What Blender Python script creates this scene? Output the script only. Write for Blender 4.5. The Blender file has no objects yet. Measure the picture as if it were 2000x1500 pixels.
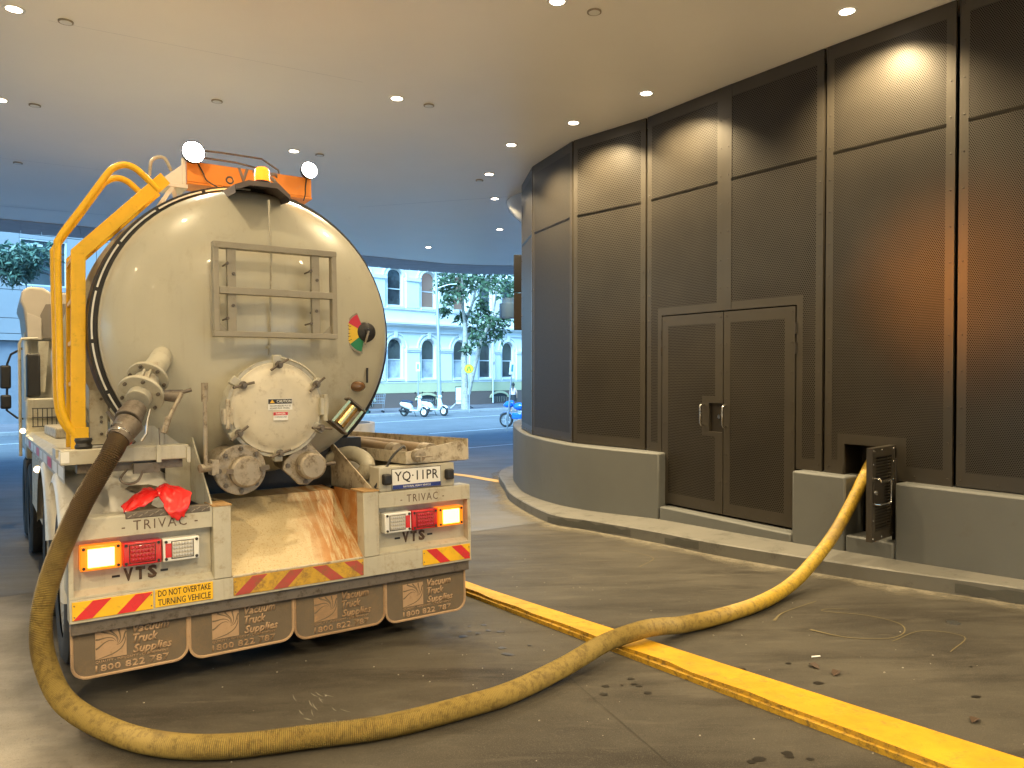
import bpy, bmesh, math, random
import numpy as np
from mathutils import Vector, Matrix, Euler
R = math.radians
random.seed(7)
sc = bpy.context.scene
COL = sc.collection

# ------------------------------------------------------------------ camera, world, sun, exposure
cam_d = bpy.data.cameras.new('camera'); cam = bpy.data.objects.new('camera', cam_d); COL.objects.link(cam)
cam.location = (0, 0, 1.78)
cam.rotation_euler = (math.pi/2 - math.atan(26/1500), 0, 0)
cam_d.sensor_width = 36; cam_d.lens = 36*1500/2000
cam_d.clip_start = 0.05; cam_d.clip_end = 1000
sc.camera = cam

SUN_EL, SUN_AZ = R(40.0), R(200)
world = bpy.data.worlds.new('World'); sc.world = world; world.use_nodes = True
wn, wl = world.node_tree.nodes, world.node_tree.links
wn.clear()
sky = wn.new('ShaderNodeTexSky'); sky.sky_type = 'NISHITA'; sky.sun_disc = False
sky.sun_elevation = SUN_EL; sky.sun_rotation = SUN_AZ
tint = wn.new('ShaderNodeMix'); tint.data_type = 'RGBA'; tint.blend_type = 'MULTIPLY'
tint.inputs[0].default_value = 1; tint.inputs[7].default_value = (0.47, 0.95, 1.38, 1)   # warm white balance of the camera
bg = wn.new('ShaderNodeBackground'); bg.inputs[1].default_value = 0.145
wo = wn.new('ShaderNodeOutputWorld')
wl.new(sky.outputs[0], tint.inputs[6]); wl.new(tint.outputs[2], bg.inputs[0]); wl.new(bg.outputs[0], wo.inputs[0])

sun_d = bpy.data.lights.new('sun', 'SUN'); sun_d.energy = 4.0; sun_d.angle = R(25); sun_d.color = (0.42, 0.74, 1.0)
sun = bpy.data.objects.new('sun', sun_d); COL.objects.link(sun)
sun.rotation_euler = Euler((R(50), 0, R(-20)))
sc.view_settings.view_transform = 'Standard'; sc.view_settings.look = 'None'
sc.view_settings.exposure = 1.6; sc.view_settings.gamma = 1.0; sc.view_settings.use_curve_mapping = False
sc.cycles.use_denoising = True
sc.cycles.max_bounces = 7; sc.cycles.diffuse_bounces = 5; sc.cycles.glossy_bounces = 3
sc.cycles.transmission_bounces = 4; sc.cycles.transparent_max_bounces = 6
sc.cycles.sample_clamp_indirect = 4.0; sc.cycles.caustics_reflective = False; sc.cycles.caustics_refractive = False

# ------------------------------------------------------------------ helpers
def V(*a): return Vector(a)

class MB:
    """collects faces for one mesh"""
    def __init__(s): s.v = []; s.f = []
    def add(s, vs, fs):
        b = len(s.v); s.v += [tuple(p) for p in vs]; s.f += [tuple(i+b for i in q) for q in fs]; return s
    def box(s, a, b, M=None):
        x0, y0, z0 = a; x1, y1, z1 = b
        vs = [Vector(p) for p in ((x0,y0,z0),(x1,y0,z0),(x1,y1,z0),(x0,y1,z0),(x0,y0,z1),(x1,y0,z1),(x1,y1,z1),(x0,y1,z1))]
        if M is not None: vs = [M @ p for p in vs]
        return s.add(vs, [(0,3,2,1),(4,5,6,7),(0,1,5,4),(1,2,6,5),(2,3,7,6),(3,0,4,7)])
    def ring(s, rings, closed=False, cap0=True, cap1=True):
        n = len(rings[0]); b = len(s.v)
        for r in rings: s.v += [tuple(p) for p in r]
        m = len(rings)
        for i in range(m - (0 if closed else 1)):
            for j in range(n):
                k = (j+1) % n; i2 = (i+1) % m
                s.f.append((b+i*n+j, b+i*n+k, b+i2*n+k, b+i2*n+j))
        if not closed:
            if cap0: s.f.append(tuple(b+j for j in reversed(range(n))))
            if cap1: s.f.append(tuple(b+(m-1)*n+j for j in range(n)))
        return s
    def cyl(s, p0, p1, r0, r1=None, n=16, cap=True):
        p0, p1 = Vector(p0), Vector(p1); r1 = r0 if r1 is None else r1
        d = (p1-p0).normalized(); a = d.orthogonal().normalized(); b = d.cross(a)
        rr = [[p + (a*math.cos(t)+b*math.sin(t))*r for t in [2*math.pi*k/n for k in range(n)]] for p, r in ((p0,r0),(p1,r1))]
        return s.ring(rr, cap0=cap, cap1=cap)
    def lathe(s, prof, o, d, n=32, cap=False, a0=0.0, a1=2*math.pi):
        """prof: list of (radius, distance along d)"""
        o, d = Vector(o), Vector(d).normalized()
        a = d.orthogonal().normalized()
        if abs(d.z) < .99: a = d.cross(Vector((0,0,1))).normalized()
        b = d.cross(a)
        full = abs(a1-a0-2*math.pi) < 1e-6
        if full:
            rr = [[o + d*h + (a*math.cos(t)+b*math.sin(t))*max(r,1e-4) for t in [2*math.pi*k/n for k in range(n)]] for r, h in prof]
            return s.ring(rr, cap0=cap, cap1=cap)
        bb = len(s.v); m = len(prof)
        for r, h in prof:
            for k in range(n+1):
                t = a0+(a1-a0)*k/n; s.v.append(tuple(o + d*h + (a*math.cos(t)+b*math.sin(t))*r))
        for i in range(m-1):
            for k in range(n):
                s.f.append((bb+i*(n+1)+k, bb+i*(n+1)+k+1, bb+(i+1)*(n+1)+k+1, bb+(i+1)*(n+1)+k))
        return s
    def tube(s, path, r, n=10, closed=False, cap=True):
        P = [Vector(p) for p in path]; m = len(P)
        rr = []; up = None
        for i, p in enumerate(P):
            d = (P[min(i+1,m-1)] - P[max(i-1,0)]).normalized()
            if up is None: up = d.orthogonal().normalized()
            up = (up - d*up.dot(d)).normalized(); b = d.cross(up)
            ri = r[i] if hasattr(r, '__len__') else r
            rr.append([p + (up*math.cos(2*math.pi*k/n)+b*math.sin(2*math.pi*k/n))*ri for k in range(n)])
        return s.ring(rr, cap0=cap, cap1=cap)
    def sphere(s, c, r, n=12, m=8, sc_=(1,1,1)):
        c = Vector(c); rr = []
        for i in range(m+1):
            t = math.pi*i/m; q = max(math.sin(t), 1e-3)
            rr.append([c + Vector((r*q*math.cos(2*math.pi*k/n)*sc_[0], r*q*math.sin(2*math.pi*k/n)*sc_[1], r*math.cos(t)*sc_[2])) for k in range(n)])
        return s.ring(rr)
    def prism(s, poly, d):
        """poly: list of 3-D points (one plane), extruded along vector d"""
        n = len(poly); d = Vector(d); P = [Vector(p) for p in poly]
        return s.add(P + [p+d for p in P], [tuple(reversed(range(n))), tuple(range(n, 2*n))] + [(i, (i+1)%n, (i+1)%n+n, i+n) for i in range(n)])
    def quad(s, *p): return s.add(p, [tuple(range(len(p)))])
    def bar(s, p0, p1, w, h, up=(0,0,1)):
        """rectangular bar from p0 to p1, width w sideways, height h along up"""
        p0, p1 = Vector(p0), Vector(p1); d = (p1-p0).normalized(); u = Vector(up); u = (u - d*u.dot(d)).normalized(); b = d.cross(u)
        q = [(-1,-1),(1,-1),(1,1),(-1,1)]
        return s.ring([[p + b*(x*w/2) + u*(y*h/2) for x, y in q] for p in (p0, p1)])
    def mesh(s, name):
        me = bpy.data.meshes.new(name); me.from_pydata(s.v, [], s.f); me.update(); return me

def link(name, me, mat, parent=None, smooth=35, bevel=0, seg=2, fix=True, **props):
    if fix:
        bm = bmesh.new(); bm.from_mesh(me); bmesh.ops.recalc_face_normals(bm, faces=bm.faces); bm.to_mesh(me); bm.free()
    if smooth:
        me.polygons.foreach_set('use_smooth', [True]*len(me.polygons)); me.set_sharp_from_angle(angle=R(smooth))
    o = bpy.data.objects.new(name, me); COL.objects.link(o)
    if mat: me.materials.append(mat)
    if parent: o.parent = parent
    if bevel:
        m = o.modifiers.new('bevel', 'BEVEL'); m.width = bevel; m.segments = seg; m.limit_method = 'ANGLE'; m.angle_limit = R(40)
    for k, v in props.items(): o[k] = v
    return o
def obj(name, mb, mat, parent=None, **k): return link(name, mb.mesh(name), mat, parent, **k)
def tag(o, label, cat, group=None):
    o['label'] = label; o['category'] = cat
    if group: o['group'] = group
    return o
def thing(name, label, cat, group=None, loc=(0,0,0), rz=0):
    o = bpy.data.objects.new(name, None); COL.objects.link(o); o.location = loc; o.rotation_euler = (0,0,rz); o.empty_display_size = .1
    return tag(o, label, cat, group)
def struct(name, mb, mat, parent=None, **k):
    o = obj(name, mb, mat, parent, **k)
    if parent is None: o['kind'] = 'structure'
    return o
def copy_tree(o, parent=None):
    c = o.copy(); COL.objects.link(c); c.parent = parent
    for ch in o.children: copy_tree(ch, c)
    return c
def spline(P, n=12):
    P = [Vector(p) for p in P]; P = [P[0]*2-P[1]] + P + [P[-1]*2-P[-2]]; out = []
    for i in range(1, len(P)-2):
        a, b, c, d = P[i-1:i+3]
        for k in range(n):
            t = k/n; out.append(.5*((2*b)+(c-a)*t+(2*a-5*b+4*c-d)*t*t+(3*b-a-3*c+d)*t**3))
    out.append(P[-2]); return out
def resample(P, step):
    P = [Vector(p) for p in P]; out = [P[0].copy()]; acc = 0.0
    for a, b in zip(P, P[1:]):
        L = (b-a).length
        while acc + L >= step:
            t = (step-acc)/L; a = a + (b-a)*t; out.append(a.copy()); L = (b-a).length; acc = 0.0
            if L < 1e-9: break
        acc += L
    return out
def text(name, body, w, h, M, mat, parent, ext=.0015, bold=0.0, shear=0.0, spacing=1.0, line=1.0):
    """lettering fitted into a w x h box centred on the origin of M (x right, y up, z out)"""
    cu = bpy.data.curves.new('t', 'FONT'); cu.body = body; cu.align_x = 'LEFT'; cu.offset = bold; cu.shear = shear
    cu.space_character = spacing; cu.space_line = line; cu.resolution_u = 2
    to = bpy.data.objects.new('t', cu); COL.objects.link(to)
    dg = bpy.context.evaluated_depsgraph_get(); dg.update()
    me = bpy.data.meshes.new_from_object(to.evaluated_get(dg)); bpy.data.objects.remove(to); bpy.data.curves.remove(cu)
    co = np.empty(len(me.vertices)*3); me.vertices.foreach_get('co', co); co = co.reshape(-1,3)
    mn, mx = co.min(0), co.max(0); sz = mx-mn
    bm = bmesh.new(); bm.from_mesh(me)
    bmesh.ops.solidify
    for v in bm.verts:
        v.co.x = ((v.co.x-mn[0])/sz[0]-.5)*w; v.co.y = ((v.co.y-mn[1])/sz[1]-.5)*h; v.co.z = 0
    r = bmesh.ops.extrude_face_region(bm, geom=bm.faces[:])
    for g in r['geom']:
        if isinstance(g, bmesh.types.BMVert): g.co.z += ext
    bm.transform(M); bm.to_mesh(me); bm.free(); me.name = name; me.materials.clear()
    return link(name, me, mat, parent, smooth=0, fix=False, **({'kind':'stuff'} if name == 'lettering' else {}))
def frame(o, right, up):
    r = Vector(right).normalized(); u = Vector(up); u = (u-r*u.dot(r)).normalized(); n = r.cross(u)
    m = Matrix((r, u, n)).transposed().to_4x4(); m.translation = Vector(o); return m
def rear(x, z, y=0.0): return frame((x, y, z), (1,0,0), (0,0,1))      # a plane facing the rear of the truck

# ------------------------------------------------------------------ materials
class NT:
    def __init__(s, name):
        s.m = bpy.data.materials.new(name); s.m.use_nodes = True; s.n = s.m.node_tree.nodes; s.l = s.m.node_tree.links
        s.b = s.n['Principled BSDF']; s.out = s.n['Material Output']
    def new(s, t, **k):
        x = s.n.new(t)
        for a, v in k.items(): setattr(x, a, v)
        return x
    def put(s, sock, v):
        if hasattr(v, 'node'): s.l.new(v, sock)
        elif isinstance(v, (tuple, list)) and len(v) == 3 and len(sock.default_value) == 4: sock.default_value = (*v, 1)
        else: sock.default_value = v
    def coord(s, kind='Object', scale=(1,1,1), rot=(0,0,0)):
        t = s.new('ShaderNodeTexCoord'); m = s.new('ShaderNodeMapping'); m.inputs['Scale'].default_value = scale; m.inputs['Rotation'].default_value = rot
        s.l.new(t.outputs[kind], m.inputs[0]); return m.outputs[0]
    def noise(s, co, scale, detail=5, rough=.6, dist=0):
        x = s.new('ShaderNodeTexNoise'); s.l.new(co, x.inputs['Vector']); x.inputs['Scale'].default_value = scale
        x.inputs['Detail'].default_value = detail; x.inputs['Roughness'].default_value = rough; x.inputs['Distortion'].default_value = dist
        return x.outputs[0]
    def ramp(s, v, a, b):
        x = s.new('ShaderNodeMapRange'); s.l.new(v, x.inputs[0]); x.inputs[1].default_value = a; x.inputs[2].default_value = b; x.interpolation_type = 'SMOOTHSTEP'; return x.outputs[0]
    def math(s, op, a, b=0.0):
        x = s.new('ShaderNodeMath', operation=op); s.put(x.inputs[0], a); s.put(x.inputs[1], b); return x.outputs[0]
    def vmath(s, op, a, b=(0,0,0)):
        x = s.new('ShaderNodeVectorMath', operation=op); s.put(x.inputs[0], a); s.put(x.inputs[1], b); return x
    def mix(s, f, a, b, blend='MIX'):
        x = s.new('ShaderNodeMix', data_type='RGBA', blend_type=blend); s.put(x.inputs[0], f); s.put(x.inputs[6], a); s.put(x.inputs[7], b); return x.outputs[2]
    def bump(s, h, strength=.3, dist=.01):
        x = s.new('ShaderNodeBump'); x.inputs['Strength'].default_value = strength; x.inputs['Distance'].default_value = dist
        s.l.new(h, x.inputs['Height']); s.l.new(x.outputs[0], s.b.inputs['Normal']); return s
    def set(s, **k):
        names = dict(col='Base Color', rough='Roughness', metal='Metallic', coat='Coat Weight', emis='Emission Color', estr='Emission Strength', spec='Specular IOR Level', trans='Transmission Weight', alpha='Alpha')
        for a, v in k.items(): s.put(s.b.inputs[names[a]], v)
        return s

def paint(name, col, rough=.45, metal=0.0, dirt=None, amt=.5, scale=3.0, streak=.0, var=.06, bump=.05, coat=0.0, fine=.5):
    """painted or bare surface with tone variation, patchy dirt, vertical runs and fine relief"""
    t = NT(name); co = t.coord()
    n1 = t.noise(co, scale, 6); c = t.mix(t.ramp(n1, .3, .7), tuple(max(0,x*(1-var)) for x in col), tuple(min(1,x*(1+var)) for x in col))
    if dirt:
        n2 = t.noise(co, scale*2.3, 8, .7, .3); a = t.ramp(n2, .62-.25*amt, .82-.2*amt)
        if streak:
            n3 = t.noise(t.coord(scale=(14,14,.7)), 1.6, 5, .6); a = t.math('MAXIMUM', a, t.math('MULTIPLY', t.ramp(n3, .60-.15*streak, .80-.1*streak), streak))
        n4 = t.noise(co, 60, 3, .7); a = t.math('MULTIPLY', a, t.ramp(n4, .25, .6))
        a = t.math('MULTIPLY', a, min(1, .35+amt*.65))
        c = t.mix(a, c, dirt); r = t.math('ADD', t.math('MULTIPLY', a, .35), rough)
        t.set(rough=r)
    else:
        t.set(rough=t.math('ADD', t.math('MULTIPLY', n1, .12), rough-.06))
    t.set(col=c, metal=metal, coat=coat)
    if bump: t.bump(t.math('ADD', t.noise(co, 9, 3), t.math('MULTIPLY', t.noise(co, 130, 2), fine)), bump, .01)
    return t.m
def glow(name, col, strength, base=(.8,.8,.8)):
    t = NT(name); t.set(col=base, emis=col, estr=strength, rough=.3); return t.m

M = {}
CREAM = (.47, .445, .36)
M['cream'] = paint('cream_paint', CREAM, .42, dirt=(.24,.16,.085), amt=.5, scale=3.2, streak=.6, coat=.15)
M['tank'] = paint('tank_paint', (.485,.463,.372), .36, dirt=(.27,.20,.115), amt=.28, scale=1.6, streak=.42, coat=.22, bump=.02, var=.04)
M['framegrey'] = paint('grey_frame_paint', (.34,.31,.245), .5, dirt=(.2,.16,.1), amt=.3, scale=6)
M['dirty'] = paint('dirty_cream_paint', (.55,.49,.38), .5, dirt=(.13,.08,.045), amt=.75, scale=5, streak=.5)
M['greydirt'] = paint('grimy_steel', (.36,.31,.24), .5, .3, dirt=(.12,.085,.05), amt=.7, scale=8, bump=.15)
M['darksteel'] = paint('dark_steel', (.16,.135,.11), .5, .4, dirt=(.06,.045,.03), amt=.6, scale=9, bump=.15)
M['black'] = paint('black_plastic', (.018,.018,.02), .5, dirt=(.07,.06,.05), amt=.4, scale=6)
M['rubber'] = paint('tyre_rubber', (.02,.02,.021), .8, dirt=(.10,.085,.07), amt=.55, scale=5, bump=.2)
M['void'] = paint('unlit_interior', (.006,.006,.006), .9, bump=0)
M['chrome'] = paint('polished_steel', (.62,.62,.62), .18, 1.0, dirt=(.2,.16,.1), amt=.3, scale=10, bump=.03)
M['brass'] = paint('brass', (.62,.44,.2), .25, .9, dirt=(.2,.13,.06), amt=.4, scale=8)
M['yellow'] = paint('yellow_paint', (.86,.50,.015), .42, dirt=(.2,.10,.02), amt=.32, scale=7, streak=.2)
M['yellowgrime'] = paint('worn_yellow_paint', (.52,.285,.004), .55, dirt=(.20,.12,.04), amt=.5, scale=5, bump=.3, var=.14)
M['yelloworn'] = paint('chipped_kerb_edge', (.42,.24,.012), .7, dirt=(.05,.036,.02), amt=.75, scale=9, bump=.5)
M['flap'] = paint('mud_flap_rubber', (.135,.103,.068), .8, dirt=(.19,.135,.083), amt=.7, scale=4, bump=.15)
M['flapraised'] = paint('dusty_raised_rubber', (.40,.265,.155), .75, dirt=(.24,.15,.08), amt=.5, scale=9, bump=.1)
M['flapdark'] = paint('raised_rubber_lettering', (.28,.18,.10), .75, dirt=(.42,.25,.13), amt=.7, scale=12, bump=.1)
M['alu'] = paint('mudguard_aluminium', (.60,.585,.54), .38, .12, dirt=(.30,.23,.14), amt=.45, scale=4, bump=.08)
M['white'] = paint('white_enamel', (.75,.75,.72), .35, dirt=(.4,.35,.28), amt=.2)
M['red'] = paint('red_reflector', (.62,.03,.035), .35, dirt=(.25,.05,.03), amt=.35, scale=8)
M['yref'] = paint('yellow_reflector', (.80,.47,.02), .35, dirt=(.3,.2,.04), amt=.4, scale=8)
M['refdirty_r'] = paint('grimy_red_reflector', (.40,.06,.05), .5, dirt=(.22,.12,.05), amt=.8, scale=7, streak=.5)
M['refdirty_y'] = paint('grimy_yellow_reflector', (.55,.33,.03), .5, dirt=(.22,.13,.05), amt=.8, scale=7, streak=.5)
M['redlens'] = paint('red_lens', (.40,.008,.012), .15, coat=.8, bump=.02)
M['redtrim'] = paint('red_lamp_trim', (.55,.012,.018), .25, coat=.6, bump=.02)
M['clearlens'] = paint('clear_lens', (.52,.50,.45), .12, .3, bump=.02)
M['ambertrim'] = glow('glowing_amber_lamp_body', (1.0,.20,.004), .28, (.75,.20,.01))
M['ink'] = paint('black_lettering', (.02,.017,.014), .5, bump=0)
M['brownink'] = paint('worn_dark_lettering', (.10,.06,.04), .6, dirt=(.45,.38,.28), amt=.45, scale=14, bump=0)
M['bluestrip'] = paint('blue_plate_band', (.02,.04,.22), .4, bump=0)
M['whiteink'] = paint('white_lettering', (.8,.8,.78), .5, bump=0)
M['amber_on'] = glow('lit_amber_lens', (1.0, .36, .045), 3.6)
M['beacon'] = glow('lit_beacon', (1.0, .11, .003), 1.5, (1,.4,.05))
M['work_on'] = glow('lit_work_lamp', (.92, 1.0, .95), 20)
M['marker_on'] = glow('lit_marker', (1.0, .72, .3), 3.5)
M['down_on'] = glow('lit_downlight', (1.0, .86, .66), 10)
M['orange'] = paint('orange_board', (.80,.30,.05), .45, dirt=(.5,.4,.3), amt=.2)
M['glovered'] = paint('red_rubber_glove', (.70,.02,.02), .28, coat=.5, bump=.1)
M['concrete_w'] = paint('white_concrete', (.62,.60,.57), .8, dirt=(.3,.28,.25), amt=.3)
# rust-stained chute
def m_chute():
    t = NT('rust_stained_plate'); co = t.coord(); s = t.coord(scale=(11,1.1,1.1))
    base = t.mix(t.ramp(t.noise(co,2.5,6),.3,.7), (.50,.40,.23), (.60,.50,.31))
    x = t.new('ShaderNodeSeparateXYZ'); t.l.new(co, x.inputs[0])
    right = t.ramp(t.math('ADD', x.outputs[0], t.math('MULTIPLY', t.noise(co,3,4),.5)), .22, .55)
    st = t.math('MULTIPLY', t.ramp(t.noise(s,2.2,8,.7,.6), .38, .56), right)
    sp = t.math('MULTIPLY', t.ramp(t.noise(co,85,3,.8),.55,.62), .5)
    c = t.mix(st, base, t.mix(t.noise(co,14,5), (.30,.11,.02), (.48,.22,.06)))
    c = t.mix(sp, c, (.34,.17,.05))
    mud = t.math('MULTIPLY', t.ramp(t.noise(s,3.1,6,.7,.5), .66,.74), right); c = t.mix(mud, c, (.14,.11,.07))
    t.set(col=c, rough=t.math('ADD', t.math('MULTIPLY', st,.3), .35)); t.bump(t.noise(co,40,5),.12); return t.m
M['chute'] = m_chute()
# perforated sheet: holes set out in a triangular grid on the panel's own plane
def m_perf(name, pitch=.0165, hole=.31):
    t = NT(name)
    uv = t.new('ShaderNodeUVMap').outputs[0]; r3 = math.sqrt(3)
    p = t.vmath('MULTIPLY', uv, (1/pitch, 1/pitch/r3, 0)).outputs[0]
    def cell(v):
        f = t.vmath('FRACTION', v).outputs[0]; c = t.vmath('SUBTRACT', f, (.5,.5,0)).outputs[0]
        return t.vmath('LENGTH', t.vmath('MULTIPLY', c, (1,r3,0)).outputs[0]).outputs['Value']
    d = t.math('MINIMUM', cell(p), cell(t.vmath('ADD', p, (.5,.5,0)).outputs[0]))
    solid = t.ramp(d, hole-.03, hole+.03)
    co = t.coord(); c = t.mix(t.ramp(t.noise(co,1.3,4),.3,.7), (.047,.040,.030), (.062,.053,.040))
    t.set(col=c, rough=.40, metal=.35)
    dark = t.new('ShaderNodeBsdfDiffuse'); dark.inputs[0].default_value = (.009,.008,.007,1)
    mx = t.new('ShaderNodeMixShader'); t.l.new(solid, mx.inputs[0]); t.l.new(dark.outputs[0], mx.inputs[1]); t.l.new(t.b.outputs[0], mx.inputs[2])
    t.l.new(mx.outputs[0], t.out.inputs[0]); return t.m
M['perf'] = m_perf('perforated_bronze_sheet'); M['perf_mid'] = m_perf('perforated_bronze_door_sheet', .0215); M['perf_end'] = m_perf('perforated_bronze_end_sheet', .027)
def m_far():
    t = NT('bronze_mesh_from_afar'); co = t.coord(); n = t.noise(co, 110, 2, .8)
    t.set(col=t.mix(t.ramp(n,.35,.65), (.021,.018,.0135), (.047,.040,.030)), rough=.45, metal=.3); return t.m
M['perf_far'] = m_far()
M['bronze'] = paint('bronze_metal', (.060,.051,.038), .38, .35, var=.05, bump=.03)
M['bronzedark'] = paint('dark_bronze_metal', (.045,.037,.028), .4, .5, bump=.03)
M['plinth'] = paint('painted_render', (.120,.124,.118), .6, dirt=(.11,.105,.085), amt=.25, scale=1.3, bump=.08)
M['kerbpaint'] = paint('scuffed_painted_kerb', (.14,.135,.118), .65, dirt=(.045,.045,.036), amt=.55, scale=1.5, bump=.2)
M['scuff'] = paint('blackened_kerb_face', (.075,.074,.064), .75, dirt=(.11,.105,.09), amt=.6, scale=7, bump=.3)
M['ceil'] = paint('satin_ceiling_paint', (.91,.885,.845), .36, var=.02, bump=0, scale=.6); M['ceil'].node_tree.nodes['Principled BSDF'].inputs['Specular IOR Level'].default_value = .9
M['soffit'] = paint('soffit_boards', (.55,.55,.58), .7, var=.08)
M['leafdry'] = paint('dead_leaf', (.06,.035,.02), .7)
# driveway concrete: stains, streaks along the driving direction, worn light strip
def m_conc(name, a, b, stain, amt, rough=.5, lane=None):
    t = NT(name); co = t.coord(rot=(0,0,R(-34)))
    st = t.coord(scale=(.35,1.6,1), rot=(0,0,R(-20)))
    c = t.mix(t.ramp(t.noise(co,.55,7,.65),.3,.7), a, b)
    c = t.mix(t.math('MULTIPLY', t.ramp(t.noise(st,1.6,8,.7,.4),.44,.68), amt), c, stain)
    c = t.mix(t.math('MULTIPLY', t.ramp(t.noise(st,4.5,7,.7,.3),.52,.7), .35), c, tuple(min(1,x*1.5) for x in b))
    if lane:      # cleaner pale concrete left of the oily truck lane
        x = t.new('ShaderNodeSeparateXYZ'); t.l.new(t.coord(rot=(0,0,R(-34.3))), x.inputs[0])
        f = t.ramp(t.math('ADD', x.outputs[0], t.math('MULTIPLY', t.noise(co,1.2,6,.7), .8)), .95, .25); c = t.mix(f, c, t.mix(t.ramp(t.noise(st,3,7),.3,.7), lane[0], lane[1]))
    sp = t.ramp(t.noise(co,38,4,.75),.60,.72); c = t.mix(t.math('MULTIPLY',sp,.6), c, tuple(x*.4 for x in a))
    sp2 = t.ramp(t.noise(co,23,3,.8),.68,.74); c = t.mix(t.math('MULTIPLY',sp2,.45), c, tuple(min(1,x*1.9) for x in b))
    sc_ = t.ramp(t.noise(t.coord(scale=(.5,6,1), rot=(0,0,R(-52))),5,8,.75,.6),.60,.70); c = t.mix(t.math('MULTIPLY',sc_,.5), c, tuple(min(1,x*1.8) for x in b))
    ag = t.noise(co,190,2,.7); c = t.mix(.5, c, t.mix(t.ramp(ag,.35,.65), tuple(x*.55 for x in a), tuple(min(1,x*1.35) for x in b)), 'SOFT_LIGHT') if False else t.mix(t.math('MULTIPLY', t.ramp(ag,.5,.7), .6), c, tuple(min(1,x*1.5) for x in b))
    rr = t.math('ADD', t.math('MULTIPLY', t.noise(st,2.0,6), .35), rough-.15); t.set(col=c, rough=rr, spec=.18)
    t.bump(t.math('ADD', t.noise(co,6,4), t.math('MULTIPLY', t.noise(co,150,2), .5)), .12, .008); return t.m
M['drive'] = m_conc('driveway_concrete', (.040,.036,.030), (.080,.072,.058), (.020,.017,.014), .85, .55, ((.23,.215,.192),(.32,.30,.268)))
M['apron'] = m_conc('apron_concrete', (.080,.080,.079), (.115,.113,.109), (.09,.085,.08), .4, .5)
M['bounce_floor'] = m_conc('pale_bounce_paving', (.48,.45,.40), (.58,.55,.49), (.40,.37,.33), .4, .5)
M['asphalt'] = m_conc('road_asphalt', (.13,.137,.143), (.175,.18,.187), (.13,.13,.135), .4, .6)
M['pave'] = m_conc('footpath_paving', (.15,.14,.15), (.21,.19,.20), (.11,.1,.1), .4, .6)
M['kerbstone'] = paint('kerb_stone', (.36,.35,.34), .8, dirt=(.15,.15,.15), amt=.4, scale=3)
M['linewhite'] = paint('road_line_paint', (.72,.72,.70), .6, dirt=(.2,.2,.2), amt=.25, scale=5)
M['lineyellow'] = paint('yellow_line_paint', (.72,.45,.10), .6, dirt=(.25,.2,.12), amt=.4, scale=4)
M['chalk'] = paint('faded_yellow_spray_paint', (.135,.108,.05), .7, bump=0)

# ------------------------------------------------------------------ ground, road, footpath
EX, EY = V(.826,.563,0), V(-.563,.826,0)              # across and along the driveway (it falls towards the street)
def gz(x, y):
    t = -.563*x + .826*y
    return -.04*(t-3.5) if t < 12 else (-.34-.018*(t-12) if t < 26 else -.592)
def tw(t, w, dz=0.0):
    p = EX*w + EY*t; return V(p.x, p.y, gz(p.x, p.y)+dz)
def strip(ts, w0, w1, dz):
    mb = MB(); k = 8
    for a, b in zip(ts, ts[1:]):
        for i in range(k):
            wa, wb = w0+(w1-w0)*i/k, w0+(w1-w0)*(i+1)/k
            mb.quad(tw(a,wa,dz), tw(a,wb,dz), tw(b,wb,dz), tw(b,wa,dz))
    return mb
struct('road', strip([-40,12,26,120,500], -400, 400, -.012), M['asphalt'], smooth=0)
struct('driveway', strip([.2,7.95], -40, 40, 0), M['drive'], smooth=0)
struct('bounce_floor', strip([-30,.194], -40, 40, 0), M['bounce_floor'], smooth=0)  # unseen pale floor behind the camera, added to bounce light onto the ceiling
struct('driveway_apron', strip([7.956,12,15.8], -40, 40, .002), M['apron'], smooth=0)
def ribbon(P, w, dz=.004):
    """flat painted line on the ground through plan points P"""
    mb = MB(); P = [Vector((p[0],p[1],0)) for p in P]; n = len(P); L = []
    for i, p in enumerate(P):
        d = (P[min(i+1,n-1)]-P[max(i-1,0)]).normalized(); s = V(-d.y, d.x, 0)*(w[i] if hasattr(w,'__len__') else w)/2
        L.append([V(q.x, q.y, gz(q.x,q.y)+dz) for q in (p-s, p+s)])
    for a, b in zip(L, L[1:]): mb.quad(a[0], b[0], b[1], a[1])
    return mb
# street frame: s along the facade, q from the facade towards the camera
SE, SN, SO = V(.70,.714,0), V(.714,-.70,0), V(-7.67,46,0)
def st(s, q, z): p = SO + SE*s + SN*q; return V(p.x, p.y, z)
GZ = -.592
fp = MB().prism([st(-60,-30,GZ-.3), st(40,-30,GZ-.3), st(40,4.75,GZ-.3), st(-60,4.75,GZ-.3)], (0,0,.42))
struct('footpath', fp, M['pave'], smooth=0)
kb = MB()
for i in range(30):
    s0 = -45+i*2.2; kb.prism([st(s0,4.752,GZ-.02), st(s0+2.19,4.752,GZ-.02), st(s0+2.19,4.95,GZ-.02), st(s0,4.95,GZ-.02)], (0,0,.145))
struct('street_kerb', kb, M['kerbstone'], smooth=0, bevel=.015)
lm = MB()
for q, s0, s1, w in ((8.6,-40,14,.12),(15.2,-9,-3.2,.12),(15.2,-20,-13,.12),(15.2,-31,-24,.12),(19.0,-6,4,.10)):
    a, b = st(s0,q,0), st(s1,q,0); m2 = ribbon([a+(b-a)*k/10 for k in range(11)], w, -.006); lm.add(m2.v, m2.f)
for P in ([st(7.2,12.5,0), st(3.6,16.5,0), st(8.5,16.0,0)], [st(1.5,20,0), st(4.0,18,0), st(7,17.2,0)], [st(-14,21,0), st(-2,21.6,0), st(5,20.8,0)]):
    m2 = ribbon(P, .11, -.006); lm.add(m2.v, m2.f)
struct('road_marking', lm, M['linewhite'], smooth=0)
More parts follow.
